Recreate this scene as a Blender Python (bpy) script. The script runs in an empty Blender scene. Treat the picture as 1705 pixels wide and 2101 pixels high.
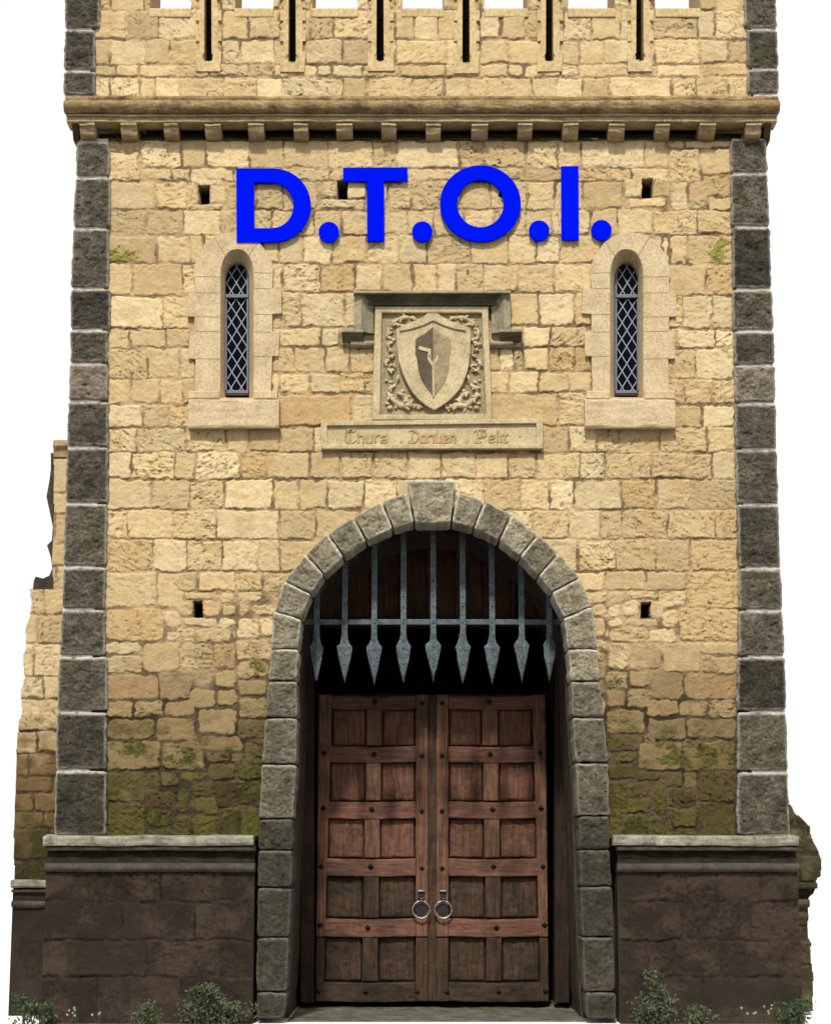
import bpy, bmesh, math, random
import numpy as np
from mathutils import Vector, Matrix

random.seed(7)
RNG = np.random.default_rng(7)
SC = bpy.context.scene
COL = SC.collection

# ------------------------------------------------------------------ survey
# The facade was measured on the photograph; at() turns a measured picture
# position into metres on the plane y = Y of the real facade.
F, D, H, TILT = 3908.0, 20.6, 1.706, math.atan(709.5 / 3908.0)
CT, ST = math.cos(TILT), math.sin(TILT)

def at(px, py, Y=0.0):
    u, v = px - 852.5, 1050.5 - py
    t = (Y + D) / (CT * F - ST * v)
    return Vector((u * t, Y, H + t * (ST * F + CT * v)))

def zat(py, Y=0.0):
    return at(852.5, py, Y).z

def proj(X, Y, Z):
    dy, dz = Y + D, Z - H
    w = CT * dy + ST * dz
    return 852.5 + F * X / w, 1050.5 - F * (-ST * dy + CT * dz) / w

# ------------------------------------------------------------------ noise
def _h(ix, iy, s):
    with np.errstate(over='ignore'):
        n = (ix.astype(np.int64) * 374761393 + iy.astype(np.int64) * 668265263 + s * 974634777) & 0xffffffff
        n = ((n ^ (n >> 13)) * 1274126177) & 0xffffffff
        n = ((n ^ (n >> 16)) * 2246822519) & 0xffffffff
    return ((n ^ (n >> 15)) & 0xffffff) / float(0xffffff)

def vn(x, y, s=0):
    x = np.asarray(x, float); y = np.asarray(y, float)
    ix, iy = np.floor(x), np.floor(y)
    fx, fy = x - ix, y - iy
    fx, fy = fx * fx * (3 - 2 * fx), fy * fy * (3 - 2 * fy)
    a, b = _h(ix, iy, s), _h(ix + 1, iy, s)
    c, d = _h(ix, iy + 1, s), _h(ix + 1, iy + 1, s)
    return (a * (1 - fx) + b * fx) * (1 - fy) + (c * (1 - fx) + d * fx) * fy

def fbm(x, y, s=0, o=4, g=0.5):
    """about -1..1"""
    r, a, t = 0, 1.0, 0
    for k in range(o):
        r = r + a * (2 * vn(x * 2 ** k + 17.3 * k, y * 2 ** k - 9.1 * k, s + k) - 1)
        t += a; a *= g
    return r / t * 1.5

def sst(e0, e1, x):
    t = np.clip((x - e0) / (e1 - e0), 0, 1)
    return t * t * (3 - 2 * t)

# ------------------------------------------------------------------ objects
LOCS = {}

def thing(name, label, cat, loc=(0, 0, 0), group=None):
    o = bpy.data.objects.new(name, None); COL.objects.link(o)
    o.location = loc; o.empty_display_size = 0.3
    LOCS[o] = Vector(loc)
    o['label'] = label; o['category'] = cat; o['kind'] = 'thing'
    if group: o['group'] = group
    return o

def tag(o, label, cat, group=None):
    o['label'] = label; o['category'] = cat
    if group: o['group'] = group
    return o

def link(name, me, mat, parent=None, label=None):
    o = bpy.data.objects.new(name, me); COL.objects.link(o)
    if mat: me.materials.append(mat)
    if parent is not None:
        o.parent = parent
        if parent in LOCS:
            o.matrix_parent_inverse = Matrix.Translation(-LOCS[parent])
    if label: o['label'] = label
    return o

def from_bm(name, bm, mat, parent=None, label=None, smooth=False):
    bmesh.ops.recalc_face_normals(bm, faces=bm.faces)
    me = bpy.data.meshes.new(name); bm.to_mesh(me); bm.free()
    if smooth: me.shade_smooth()
    return link(name, me, mat, parent, label)

def grid_obj(name, P, mat, parent=None, cols=None, fmask=None, label=None, smooth=True, flip=False):
    """P: n x m x 3 array of points -> one quad sheet"""
    n, m = P.shape[:2]
    idx = np.arange(n * m).reshape(n, m)
    a, b, c, d = idx[:-1, :-1], idx[:-1, 1:], idx[1:, 1:], idx[1:, :-1]
    q = np.stack([a, b, c, d] if not flip else [d, c, b, a], -1).reshape(-1, 4)
    if fmask is not None: q = q[fmask.reshape(-1)]
    used = np.zeros(n * m, bool); used[q.ravel()] = True
    remap = np.cumsum(used) - 1
    q = remap[q]; V = P.reshape(-1, 3)[used]
    me = bpy.data.meshes.new(name)
    me.vertices.add(len(V)); me.vertices.foreach_set('co', V.astype(np.float32).ravel())
    me.loops.add(q.size); me.loops.foreach_set('vertex_index', q.astype(np.int32).ravel())
    me.polygons.add(len(q))
    me.polygons.foreach_set('loop_start', np.arange(0, q.size, 4, dtype=np.int32))
    me.polygons.foreach_set('loop_total', np.full(len(q), 4, np.int32))
    me.update(calc_edges=True)
    if cols is not None:
        ca = me.color_attributes.new('Col', 'FLOAT_COLOR', 'POINT')
        c4 = np.ones((len(V), 4), np.float32); c4[:, :3] = cols.reshape(-1, 3)[used]
        ca.data.foreach_set('color', c4.ravel())
    if smooth: me.shade_smooth()
    return link(name, me, mat, parent, label)

def join_grids(name, parts, mat, parent=None, label=None, smooth=True):
    """parts: list of (n,m,3) arrays, or (points, wear) pairs -> one mesh"""
    V, Q, off, Wv = [], [], 0, []
    for P in parts:
        wear_highlight = None
        if isinstance(P, tuple): P, wear_highlight = P
        Wv.append(wear_highlight.ravel() if wear_highlight is not None else np.zeros(P.shape[0] * P.shape[1]))
        n, m = P.shape[:2]
        idx = np.arange(n * m).reshape(n, m) + off
        Q.append(np.stack([idx[:-1, :-1], idx[:-1, 1:], idx[1:, 1:], idx[1:, :-1]], -1).reshape(-1, 4))
        V.append(P.reshape(-1, 3)); off += n * m
    V, Q = np.concatenate(V), np.concatenate(Q)
    me = bpy.data.meshes.new(name)
    me.from_pydata(V.tolist(), [], Q.tolist())
    Wv = np.concatenate(Wv)
    if Wv.max() > 0:
        a = me.attributes.new('wear_highlight', 'FLOAT', 'POINT'); a.data.foreach_set('value', Wv.astype(np.float32))
    if smooth: me.shade_smooth()
    return link(name, me, mat, parent, label)

# ------------------------------------------------------------------ materials
def _nodes(name):
    m = bpy.data.materials.new(name); m.use_nodes = True
    nt = m.node_tree; b = nt.nodes['Principled BSDF']
    return m, nt, b

def _noise(nt, scale, detail=6, rough=0.6, vec=None, dist=0.0):
    n = nt.nodes.new('ShaderNodeTexNoise')
    n.inputs['Scale'].default_value = scale; n.inputs['Detail'].default_value = detail
    n.inputs['Roughness'].default_value = rough; n.inputs['Distortion'].default_value = dist
    if vec: nt.links.new(vec, n.inputs['Vector'])
    return n

def _ramp(nt, fac, stops):
    r = nt.nodes.new('ShaderNodeValToRGB')
    e = r.color_ramp.elements
    while len(e) < len(stops): e.new(0.5)
    for el, (p, c) in zip(e, stops):
        el.position = p; el.color = (*c, 1) if len(c) == 3 else c
    nt.links.new(fac, r.inputs['Fac'])
    return r

def _mix(nt, a, b, fac, mode='MIX'):
    x = nt.nodes.new('ShaderNodeMix'); x.data_type = 'RGBA'; x.blend_type = mode
    for sock, val in ((x.inputs[6], a), (x.inputs[7], b), (x.inputs[0], fac)):
        if hasattr(val, 'is_output'): nt.links.new(val, sock)
        elif isinstance(val, (int, float)): sock.default_value = val
        else: sock.default_value = (*val, 1)
    return x.outputs[2]

def _bump(nt, b, hs, dist):
    prev = None
    for h, s in hs:
        n = nt.nodes.new('ShaderNodeBump')
        n.inputs['Strength'].default_value = s; n.inputs['Distance'].default_value = dist
        nt.links.new(h, n.inputs['Height'])
        if prev: nt.links.new(prev, n.inputs['Normal'])
        prev = n.outputs['Normal']
    nt.links.new(prev, b.inputs['Normal'])

def _coord(nt, scale=(1, 1, 1)):
    tc = nt.nodes.new('ShaderNodeTexCoord')
    mp = nt.nodes.new('ShaderNodeMapping'); mp.inputs['Scale'].default_value = scale
    nt.links.new(tc.outputs['Object'], mp.inputs['Vector'])
    return mp.outputs['Vector']

def masonry_mat(name, grain=0.35):
    m, nt, b = _nodes(name)
    at_ = nt.nodes.new('ShaderNodeAttribute'); at_.attribute_name = 'Col'
    v = _coord(nt)
    n1 = _noise(nt, 9, 8, 0.65, v); n2 = _noise(nt, 55, 5, 0.7, v); n3 = _noise(nt, 160, 3, 0.6, v)
    r1 = _ramp(nt, n1.outputs['Fac'], [(0.25, (0.80, 0.78, 0.74)), (0.55, (1, 1, 1)), (0.8, (1.12, 1.1, 1.06))])
    r2 = _ramp(nt, n2.outputs['Fac'], [(0.28, (0.62, 0.58, 0.52)), (0.45, (0.97, 0.97, 0.96)), (0.75, (1.1, 1.1, 1.1))])
    c = _mix(nt, at_.outputs['Color'], r1.outputs['Color'], 1.0, 'MULTIPLY')
    c = _mix(nt, c, r2.outputs['Color'], 0.9, 'MULTIPLY')
    nt.links.new(c, b.inputs['Base Color'])
    b.inputs['Roughness'].default_value = 0.92
    b.inputs['Specular IOR Level'].default_value = 0.2
    _bump(nt, b, [(n2.outputs['Fac'], grain), (n3.outputs['Fac'], grain * 0.7)], 0.012)
    return m

def stone_mat(name, dark, mid, light, scale=7, bump=0.5, moss=None, moss_at=(0.58, 0.7), rough=0.9, dist=0.012, speck=(0.55, 1.35), wear_highlight=None, sf=8, vary=0.0):
    m, nt, b = _nodes(name)
    v = _coord(nt)
    n1 = _noise(nt, scale, 9, 0.66, v, 0.3)
    n2 = _noise(nt, scale * sf, 7, 0.75, v)
    n3 = _noise(nt, scale * 26, 3, 0.6, v)
    r = _ramp(nt, n1.outputs['Fac'], [(0.3, dark), (0.5, mid), (0.72, light)])
    r2 = _ramp(nt, n2.outputs['Fac'], [(0.32, (speck[0], speck[0], speck[0] * 0.96)), (0.5, (1, 1, 1)), (0.68, (speck[1], speck[1] * 0.98, speck[1] * 0.93))])
    c = _mix(nt, r.outputs['Color'], r2.outputs['Color'], 0.85, 'MULTIPLY')
    if vary:
        oi = nt.nodes.new('ShaderNodeObjectInfo')
        vr = _ramp(nt, oi.outputs['Random'], [(0.0, (1 - vary, 1 - vary, 1 - vary * 1.1)), (0.5, (1, 1, 0.97)), (1.0, (1 + vary, 1 + vary * 0.95, 1 + vary * 0.8))])
        c = _mix(nt, c, vr.outputs['Color'], 1.0, 'MULTIPLY')
    if moss:
        n4 = _noise(nt, scale * 0.35, 7, 0.7, v, 0.6)
        rm = _ramp(nt, n4.outputs['Fac'], [(moss_at[0], (0, 0, 0)), (moss_at[1], (1, 1, 1))])
        c = _mix(nt, c, moss, rm.outputs['Color'])
    if wear_highlight:
        wa = nt.nodes.new('ShaderNodeAttribute'); wa.attribute_name = 'wear_highlight'
        c = _mix(nt, c, wear_highlight, wa.outputs['Fac'])
    nt.links.new(c, b.inputs['Base Color'])
    b.inputs['Roughness'].default_value = rough
    b.inputs['Specular IOR Level'].default_value = 0.25
    _bump(nt, b, [(n2.outputs['Fac'], bump), (n3.outputs['Fac'], bump * 0.8)], dist)
    return m

def wood_mat(name, dark, mid, light, axis):
    m, nt, b = _nodes(name)
    sc = (30, 30, 2.2) if axis == 'z' else (2.2, 30, 30)
    v = _coord(nt, sc); v0 = _coord(nt)
    n1 = _noise(nt, 1.2, 8, 0.7, v, 0.4); n2 = _noise(nt, 2.2, 6, 0.6, v0, 0.5); n3 = _noise(nt, 4, 4, 0.6, v)
    r = _ramp(nt, n1.outputs['Fac'], [(0.3, dark), (0.5, mid), (0.72, light)])
    r2 = _ramp(nt, n2.outputs['Fac'], [(0.36, (0.42, 0.46, 0.42)), (0.55, (1, 1, 1)), (0.75, (1.2, 1.1, 1.05))])
    c = _mix(nt, r.outputs['Color'], r2.outputs['Color'], 0.9, 'MULTIPLY')
    nt.links.new(c, b.inputs['Base Color'])
    b.inputs['Roughness'].default_value = 0.75
    b.inputs['Specular IOR Level'].default_value = 0.25
    _bump(nt, b, [(n1.outputs['Fac'], 0.5), (n3.outputs['Fac'], 0.4)], 0.008)
    return m

def metal_mat(name, c1, c2, rough=0.5, metallic=0.6, rust=None):
    m, nt, b = _nodes(name)
    v = _coord(nt)
    n1 = _noise(nt, 14, 8, 0.7, v); n2 = _noise(nt, 70, 4, 0.6, v)
    c = _ramp(nt, n1.outputs['Fac'], [(0.35, c1), (0.65, c2)]).outputs['Color']
    if rust:
        n5 = _noise(nt, 17, 10, 0.85, v, 2.5)
        rm = _ramp(nt, n5.outputs['Fac'], [(0.49, (0, 0, 0)), (0.56, (0.9, 0.9, 0.9))])
        c = _mix(nt, c, rust, rm.outputs['Color'])
    nt.links.new(c, b.inputs['Base Color'])
    b.inputs['Metallic'].default_value = metallic
    b.inputs['Roughness'].default_value = rough
    _bump(nt, b, [(n1.outputs['Fac'], 0.35), (n2.outputs['Fac'], 0.3)], 0.006)
    return m

def plain_mat(name, c, rough=0.6, metallic=0.0, spec=0.3):
    m, nt, b = _nodes(name)
    b.inputs['Base Color'].default_value = (*c, 1)
    b.inputs['Roughness'].default_value = rough; b.inputs['Metallic'].default_value = metallic
    b.inputs['Specular IOR Level'].default_value = spec
    return m

M = {}
M['wall'] = masonry_mat('coursed_sandstone')
M['ashlar'] = stone_mat('window_ashlar', (0.40, 0.305, 0.175), (0.505, 0.395, 0.24), (0.575, 0.465, 0.30), 5, 0.45)
M['slit'] = stone_mat('slit_ashlar', (0.41, 0.31, 0.155), (0.49, 0.37, 0.19), (0.55, 0.43, 0.24), 3, 0.22)
M['quoin'] = stone_mat('dark_quoin_stone', (0.034, 0.030, 0.022), (0.080, 0.071, 0.054), (0.155, 0.137, 0.105), 8, 1.0,
                       moss=(0.062, 0.066, 0.026), moss_at=(0.53, 0.72), dist=0.016, speck=(0.4, 1.9), sf=4.5, wear_highlight=(0.56, 0.52, 0.45), vary=0.45)
M['quoin_pale'] = stone_mat('pale_quoin_stone', (0.10, 0.085, 0.062), (0.20, 0.17, 0.13), (0.30, 0.26, 0.2), 8, 0.9, dist=0.016, speck=(0.45, 1.5), sf=4, wear_highlight=(0.46, 0.42, 0.36))
M['mortar'] = stone_mat('lime_mortar', (0.42, 0.38, 0.32), (0.62, 0.58, 0.5), (0.72, 0.68, 0.6), 6, 0.5)
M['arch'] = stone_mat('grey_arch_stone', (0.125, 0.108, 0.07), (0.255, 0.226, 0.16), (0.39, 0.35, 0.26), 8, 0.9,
                      moss=(0.12, 0.112, 0.045), moss_at=(0.57, 0.78), dist=0.016, speck=(0.45, 1.5), sf=4, wear_highlight=(0.62, 0.58, 0.48), vary=0.3)
M['arch_half_shade'] = stone_mat('half_shaded_arch_stone', (0.055, 0.05, 0.035), (0.115, 0.105, 0.077), (0.19, 0.175, 0.134), 8, 0.8,
                          moss=(0.075, 0.072, 0.032), moss_at=(0.55, 0.76), dist=0.014, speck=(0.48, 1.5), sf=4, wear_highlight=(0.30, 0.275, 0.225), vary=0.2)
M['arch_shade'] = stone_mat('shaded_arch_stone', (0.016, 0.0145, 0.010), (0.033, 0.030, 0.021), (0.058, 0.052, 0.037), 7, 0.6,
                          moss=(0.034, 0.035, 0.015), moss_at=(0.55, 0.78), dist=0.012, speck=(0.5, 1.6), sf=4, wear_highlight=(0.11, 0.102, 0.08), vary=0.25)
M['cornice'] = stone_mat('weathered_cornice', (0.10, 0.065, 0.03), (0.26, 0.18, 0.085), (0.42, 0.315, 0.17), 5, 0.9, speck=(0.4, 1.4))
M['fascia'] = stone_mat('pale_fascia', (0.22, 0.16, 0.08), (0.38, 0.285, 0.155), (0.48, 0.37, 0.21), 5, 0.8, speck=(0.45, 1.35))
M['corbel'] = stone_mat('corbel_stone', (0.22, 0.16, 0.085), (0.36, 0.27, 0.15), (0.46, 0.36, 0.2), 7, 0.6)
M['soffit'] = stone_mat('dark_soffit', (0.03, 0.019, 0.007), (0.065, 0.043, 0.016), (0.12, 0.082, 0.033), 4, 0.6)  # dark brown stone behind and beside the corbels
M['ledge'] = stone_mat('lit_lichen_ledge', (0.10, 0.10, 0.07), (0.27, 0.26, 0.2), (0.42, 0.4, 0.32), 6, 0.8)  # pale lichened stone; light caught on the edge is coloured in
M['moulding'] = stone_mat('dark_moulding', (0.035, 0.029, 0.021), (0.06, 0.052, 0.041), (0.095, 0.083, 0.068), 5, 0.5)  # dark grey-brown stone, a step lighter than the frieze
M['base_dark'] = stone_mat('dark_brown_base', (0.009, 0.007, 0.004), (0.020, 0.014, 0.009), (0.036, 0.025, 0.017), 3, 0.6)
M['frieze'] = stone_mat('shaded_frieze_stone', (0.007, 0.005, 0.003), (0.017, 0.012, 0.007), (0.035, 0.026, 0.017), 6, 0.6)  # darker than the mouldings, colouring in the shadow of the recess
M['passage'] = stone_mat('passage_stone', (0.024, 0.018, 0.013), (0.052, 0.040, 0.029), (0.09, 0.07, 0.052), 4, 0.7)
M['carve'] = stone_mat('carved_limestone', (0.34, 0.27, 0.155), (0.45, 0.37, 0.22), (0.53, 0.45, 0.28), 5, 0.25)
M['carve_field'] = stone_mat('carved_field', (0.20, 0.16, 0.095), (0.28, 0.23, 0.14), (0.36, 0.295, 0.185), 6, 0.35)
M['hood'] = stone_mat('grey_hood_stone', (0.14, 0.125, 0.076), (0.25, 0.225, 0.145), (0.35, 0.32, 0.215), 5, 0.5)
M['hood_shade'] = stone_mat('shaded_hood_stone', (0.06, 0.052, 0.028), (0.105, 0.092, 0.053), (0.16, 0.142, 0.088), 5, 0.4)  # darker copy of the hood stone, shade of the coves painted in
M['emblem_dark'] = stone_mat('dark_inlay', (0.07, 0.055, 0.032), (0.10, 0.08, 0.05), (0.14, 0.115, 0.07), 6, 0.2)
M['emblem_mid'] = stone_mat('pale_inlay', (0.16, 0.13, 0.075), (0.27, 0.22, 0.13), (0.40, 0.33, 0.2), 12, 0.3)
M['script'] = stone_mat('ochre_script', (0.24, 0.15, 0.055), (0.36, 0.25, 0.11), (0.47, 0.36, 0.19), 14, 0.3)
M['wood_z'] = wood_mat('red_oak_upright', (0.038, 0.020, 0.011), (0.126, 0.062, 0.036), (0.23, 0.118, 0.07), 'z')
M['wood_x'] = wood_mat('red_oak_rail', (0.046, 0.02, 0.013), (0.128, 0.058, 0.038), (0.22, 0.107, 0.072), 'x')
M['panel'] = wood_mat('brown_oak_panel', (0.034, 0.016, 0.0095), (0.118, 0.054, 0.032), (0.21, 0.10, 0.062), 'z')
M['wood_low'] = wood_mat('shaded_low_oak', (0.014, 0.0085, 0.0045), (0.044, 0.025, 0.0135), (0.095, 0.05, 0.027), 'z')  # darker oak standing in for the shade at the door foot
M['wood_shade_x'] = wood_mat('shaded_low_rail', (0.014, 0.009, 0.005), (0.040, 0.024, 0.013), (0.075, 0.043, 0.024), 'x')
M['wood_dark'] = wood_mat('dark_oak', (0.008, 0.005, 0.003), (0.022, 0.011, 0.006), (0.045, 0.022, 0.01), 'z')
M['wood_tymp'] = wood_mat('brown_tympanum_oak', (0.025, 0.012, 0.006), (0.07, 0.032, 0.014), (0.12, 0.058, 0.027), 'z')
M['iron'] = metal_mat('grey_iron', (0.055, 0.078, 0.087), (0.115, 0.15, 0.163), 0.6, 0.2, rust=(0.018, 0.020, 0.020))
M['black_iron'] = metal_mat('black_iron', (0.012, 0.012, 0.011), (0.04, 0.038, 0.035), 0.4, 0.6)
M['steel'] = metal_mat('ring_steel', (0.16, 0.163, 0.17), (0.34, 0.35, 0.37), 0.36, 0.95)
M['lead'] = plain_mat('window_lead', (0.30, 0.33, 0.41), 0.5, 0.2)
M['frame'] = plain_mat('grey_casement', (0.13, 0.142, 0.165), 0.5, 0.2)
M['glass'] = plain_mat('dark_glass', (0.003, 0.004, 0.008), 0.12, 0.0, 0.03)
M['hole'] = plain_mat('inner_darkness', (0.006, 0.005, 0.004), 1.0, 0.0, 0.0)  # near-black paint for the darkness inside slits and passage
M['blue'] = plain_mat('overlay_blue', (0.0, 0.006, 0.66), 1.0, 0.0, 0.0)
M['petal'] = plain_mat('pale_petal', (0.22, 0.23, 0.22), 0.9)

# ------------------------------------------------------------------ masonry sheets
def masonry(name, x0, x1, z0, z1, Y, rects, colour, parent, res=0.01, holes=(), gap=0.9, edge=3.6, corner=3.2,
            depth=0.014, rough=0.0105, warp=2.6, pits=(), top=None, label=None, mortar=(0.195, 0.140, 0.078), seed=1, mat=None):
    """a sheet of real relief stones: rects are stones measured in picture units"""
    nx, nz = int((x1 - x0) / res) + 1, int((z1 - z0) / res) + 1
    X, Z = np.meshgrid(np.linspace(x0, x1, nx), np.linspace(z0, z1, nz))
    PX, PY = proj(X, Y, Z)
    wx = PX + warp * fbm(PX / 45, PY / 45, seed + 11, 3) + 1.4 * fbm(PX / 9, PY / 9, seed + 21, 2)
    wy = PY + warp * fbm(PX / 45, PY / 45, seed + 31, 3) + 1.4 * fbm(PX / 9, PY / 9, seed + 41, 2)
    best = np.full(X.shape, 1e3); sid = np.full(X.shape, -1)
    cxm, czm = PX[nz // 2], PY[:, nx // 2]
    R = np.array(rects, float)
    for i, (a, b, c, d) in enumerate(R):
        zs = np.where((czm > b - 25) & (czm < d + 25))[0]
        xs = np.where((cxm > a - 60) & (cxm < c + 60))[0]
        if not len(zs) or not len(xs): continue
        s = np.s_[zs[0]:zs[-1] + 1, xs[0]:xs[-1] + 1]
        gp = (gap + (0.15 if b > 1300 and corner == 3.2 else 0)) * (0.45 + 1.1 * ((i * 53) % 17) / 17); hw, hh = (c - a) / 2 - gp, (d - b) / 2 - gp
        r = min((corner if (d - b) * (c - a) > 900 and b < 1200 or corner != 3.2 else 10.0) * (0.6 + 0.8 * ((i * 37) % 10) / 10), hw, hh)
        qx, qy = np.abs(wx[s] - (a + c) / 2) - hw + r, np.abs(wy[s] - (b + d) / 2) - hh + r
        sd = np.hypot(np.maximum(qx, 0), np.maximum(qy, 0)) + np.minimum(np.maximum(qx, qy), 0) - r
        upd = sd < best[s]
        best[s] = np.where(upd, sd, best[s]); sid[s] = np.where(upd, i, sid[s])
    n = len(R)
    rnd = np.random.default_rng(seed)
    off, tx, ty = rnd.normal(0, 0.004, n + 1), rnd.normal(0, 0.010, n + 1), rnd.normal(0, 0.010, n + 1)
    style = rnd.random(n + 1) ** 1.5
    cx, cy = np.append((R[:, 0] + R[:, 2]) / 2, 0), np.append((R[:, 1] + R[:, 3]) / 2, 0)
    chip = 2.6 * fbm(PX / 13, PY / 13, seed + 5, 3)
    t = sst(0, 1, (-(best + np.maximum(chip, -1)) / edge))
    ang = (rnd.random(n + 1) - 0.35) * 1.6
    ca, sa = np.cos(ang[sid]), np.sin(ang[sid])
    RX, RY = PX * ca + PY * sa + sid * 37.0, -PX * sa + PY * ca
    big = fbm(PX / 28, PY / 22, seed + 6, 4)
    ridg = 1 - np.abs(fbm(RX / 26, RY / 11, seed + 8, 5))
    fine = fbm(PX / 5, PY / 5, seed + 7, 3)
    st = style[sid]
    hgt = -depth + (depth + off[sid] + tx[sid] * (PX - cx[sid]) / 190 * 2 + ty[sid] * (PY - cy[sid]) / 190 * 2) * t
    hgt = hgt + t * rough * (0.6 * big + (0.25 + 1.5 * st) * (ridg - 0.75) + 0.28 * fine)
    crk = sst(0.045, 0.012, np.abs(fbm(RX / 40, RY / 24, seed + 18, 4))) * sst(0.35, 0.6, st + 0.35 * big)
    pit = sst(0.62, 0.85, fbm(PX / 8, PY / 7, seed + 9, 2)) * (0.15 + 0.8 * st)
    hgt = hgt - t * pit * 0.012 - t * crk * 0.008 + (1 - t) * 0.006 * fine
    C = colour(PX, PY, sid, cx[sid], cy[sid], big, fine, seed)
    ms = getattr(colour, 'moss', None)
    if ms is not None and ms.shape == hgt.shape: hgt = hgt + ms * (0.006 + 0.007 * fine)
    mv = sst(-0.5, 0.55, fbm(PX / 38, PY / 30, seed + 12, 4))[..., None]
    mt = np.array(mortar) * (mv * 2.3 + (1 - mv) * 0.8)
    mt = mt * (1 - 0.80 * sst(1310, 1470, PY)[..., None] * (1 if mortar[0] > 0.1 else 0))
    tt = sst(0.05, 0.6, t)[..., None]
    C = mt * (1 - tt) + C * tt
    C = C * (1 - 0.4 * pit * t - 0.5 * crk * t)[..., None]
    for (a, b, c, d) in pits:
        ins = sst(0, 1.2, np.minimum(np.minimum(PX - a, c - PX), np.minimum(PY - b, d - PY)) + 1.0 * fine)
        hgt = hgt * (1 - ins) - 0.30 * ins
        C = C * (1 - ins[..., None]) + np.array((0.012, 0.009, 0.006)) * ins[..., None]  # near-black colour painted in for the darkness of the holes
    P = np.stack([X, Y - hgt, Z], -1)
    fm = None
    if holes or top is not None:
        fx, fy = (PX[:-1, :-1] + PX[1:, 1:]) / 2, (PY[:-1, :-1] + PY[1:, 1:]) / 2
        fm = np.ones(fx.shape, bool)
        for poly in holes: fm &= ~inside(fx, fy, poly)
        if top is not None: fm &= inside(fx, fy, top)
    return grid_obj(name, P, mat or M['wall'], parent, C, fm, label)

def inside(x, y, poly):
    r = np.zeros(x.shape, bool); n = len(poly)
    for i in range(n):
        (x1, y1), (x2, y2) = poly[i], poly[(i + 1) % n]
        if y1 == y2: continue
        c = ((y1 > y) != (y2 > y)) & (x < (x2 - x1) * (y - y1) / (y2 - y1) + x1)
        r ^= c
    return r

def block(quad, yf, depth, rad=0.025, rough=0.012, res=0.014, seed=0, crad=None, bow=0.0):
    """one rounded, rough stone or board: quad = 4 (x,z) corners TL,TR,BR,BL -> (n,m,3) sheet incl. sides"""
    q = [Vector((p[0], p[1])) for p in quad]
    w = ((q[1] - q[0]).length + (q[2] - q[3]).length) / 2
    h = ((q[3] - q[0]).length + (q[2] - q[1]).length) / 2
    crad = crad if crad is not None else rad * 1.2
    nx, ny = max(6, int(w / res)), max(6, int(h / res))
    def axis(L, n):
        r = min(rad, L * 0.3)
        e = r * (1 - np.cos(np.linspace(0, math.pi / 2, 5)))
        return np.concatenate([e, np.linspace(r, L - r, n)[1:-1], (L - e)[::-1]])
    a, b = axis(w, nx), axis(h, ny)
    A, B = np.meshgrid(a, b)
    dA, dB = np.minimum(A, w - A), np.minimum(B, h - B)
    d = np.minimum(dA, dB); r = min(rad, w * 0.3, h * 0.3)
    # rounded plan corners
    cr = min(crad, w * 0.35, h * 0.35)
    ia, ib = np.maximum(cr - dA, 0), np.maximum(cr - dB, 0)
    both = (ia > 0) & (ib > 0)
    ln = np.hypot(ia, ib); mx = np.maximum(ia, ib)
    k = np.where(both, mx / np.maximum(ln, 1e-6), 1)
    sa, sb = np.sign(A - w / 2), np.sign(B - h / 2)
    A2 = np.where(both, w / 2 + sa * (w / 2 - cr + ia * k), A)
    B2 = np.where(both, h / 2 + sb * (h / 2 - cr + ib * k), B)
    t = np.clip(1 - d / r, 0, 1)
    back = r * (1 - np.sqrt(1 - t * t))
    sx, sy = q[0].x * 3.1 + seed, q[0].y * 2.7
    nz = fbm(A * 9 + sx * 7, B * 9 + sy * 7, seed + 3, 4) * 0.7 + 0.5 * (0.7 - np.abs(fbm(A * 14 + B * 5 + sx, B * 11 + sy, seed + 9, 4)))
    nz = nz + 0.55 * np.minimum(fbm(A * 24 + B * 9 + sx * 2, B * 30 - A * 8, seed + 15, 3), 0.1) + 0.25 * fbm(A * 60, B * 60, seed + 17, 2)
    Yv = yf + back - rough * nz * np.clip(d / (r + 1e-6), 0.15, 1)
    wob = 0.35 * rough * fbm(A * 12 + sx * 3, B * 12 + sy * 3, seed + 5, 3)
    A2 = A2 + wob * np.where(dA < r, 1, 0.3); B2 = B2 + 0.8 * wob * np.where(dB < r, 1, 0.3) + bow * np.sin(math.pi * A / w)
    # skirt
    def pad(Mx): return np.pad(Mx, 1, mode='edge')
    A2, B2, Yv = pad(A2), pad(B2), pad(Yv)
    m = np.zeros(Yv.shape, bool); m[0, :] = m[-1, :] = True; m[:, 0] = m[:, -1] = True
    Yv = np.where(m, yf + depth, Yv)
    U, V = A2 / w, B2 / h
    c = [np.array(p) for p in q]
    XZ = (c[0] * ((1 - U) * (1 - V))[..., None] + c[1] * (U * (1 - V))[..., None]
          + c[2] * (U * V)[..., None] + c[3] * ((1 - U) * V)[..., None])
    # worn, limed arrises with a highlight painted in, strongest on the upper one
    wn = fbm(A * 22 + sx * 5, B * 22 + sy * 5, seed + 13, 4)
    e = np.maximum(sst(rad * 1.25, rad * 0.25, d + 0.45 * rad * wn) * 0.55, sst(rad * 1.8, rad * 0.3, B + 0.5 * rad * wn))
    e = np.maximum(e, 0.9 * sst(rad * 1.5, rad * 0.4, np.hypot(np.maximum(rad * 1.6 - dA, 0) - rad * 1.6, np.maximum(rad * 1.6 - dB, 0) - rad * 1.6)))
    wear_highlight = np.clip(e * (0.85 + 0.8 * wn), 0, 1)
    return np.stack([XZ[..., 0], Yv, XZ[..., 1]], -1), pad(wear_highlight)

def pxq(pts, Y):
    return [(lambda v: (v.x, v.z))(at(x, y, Y)) for x, y in pts]

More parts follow.
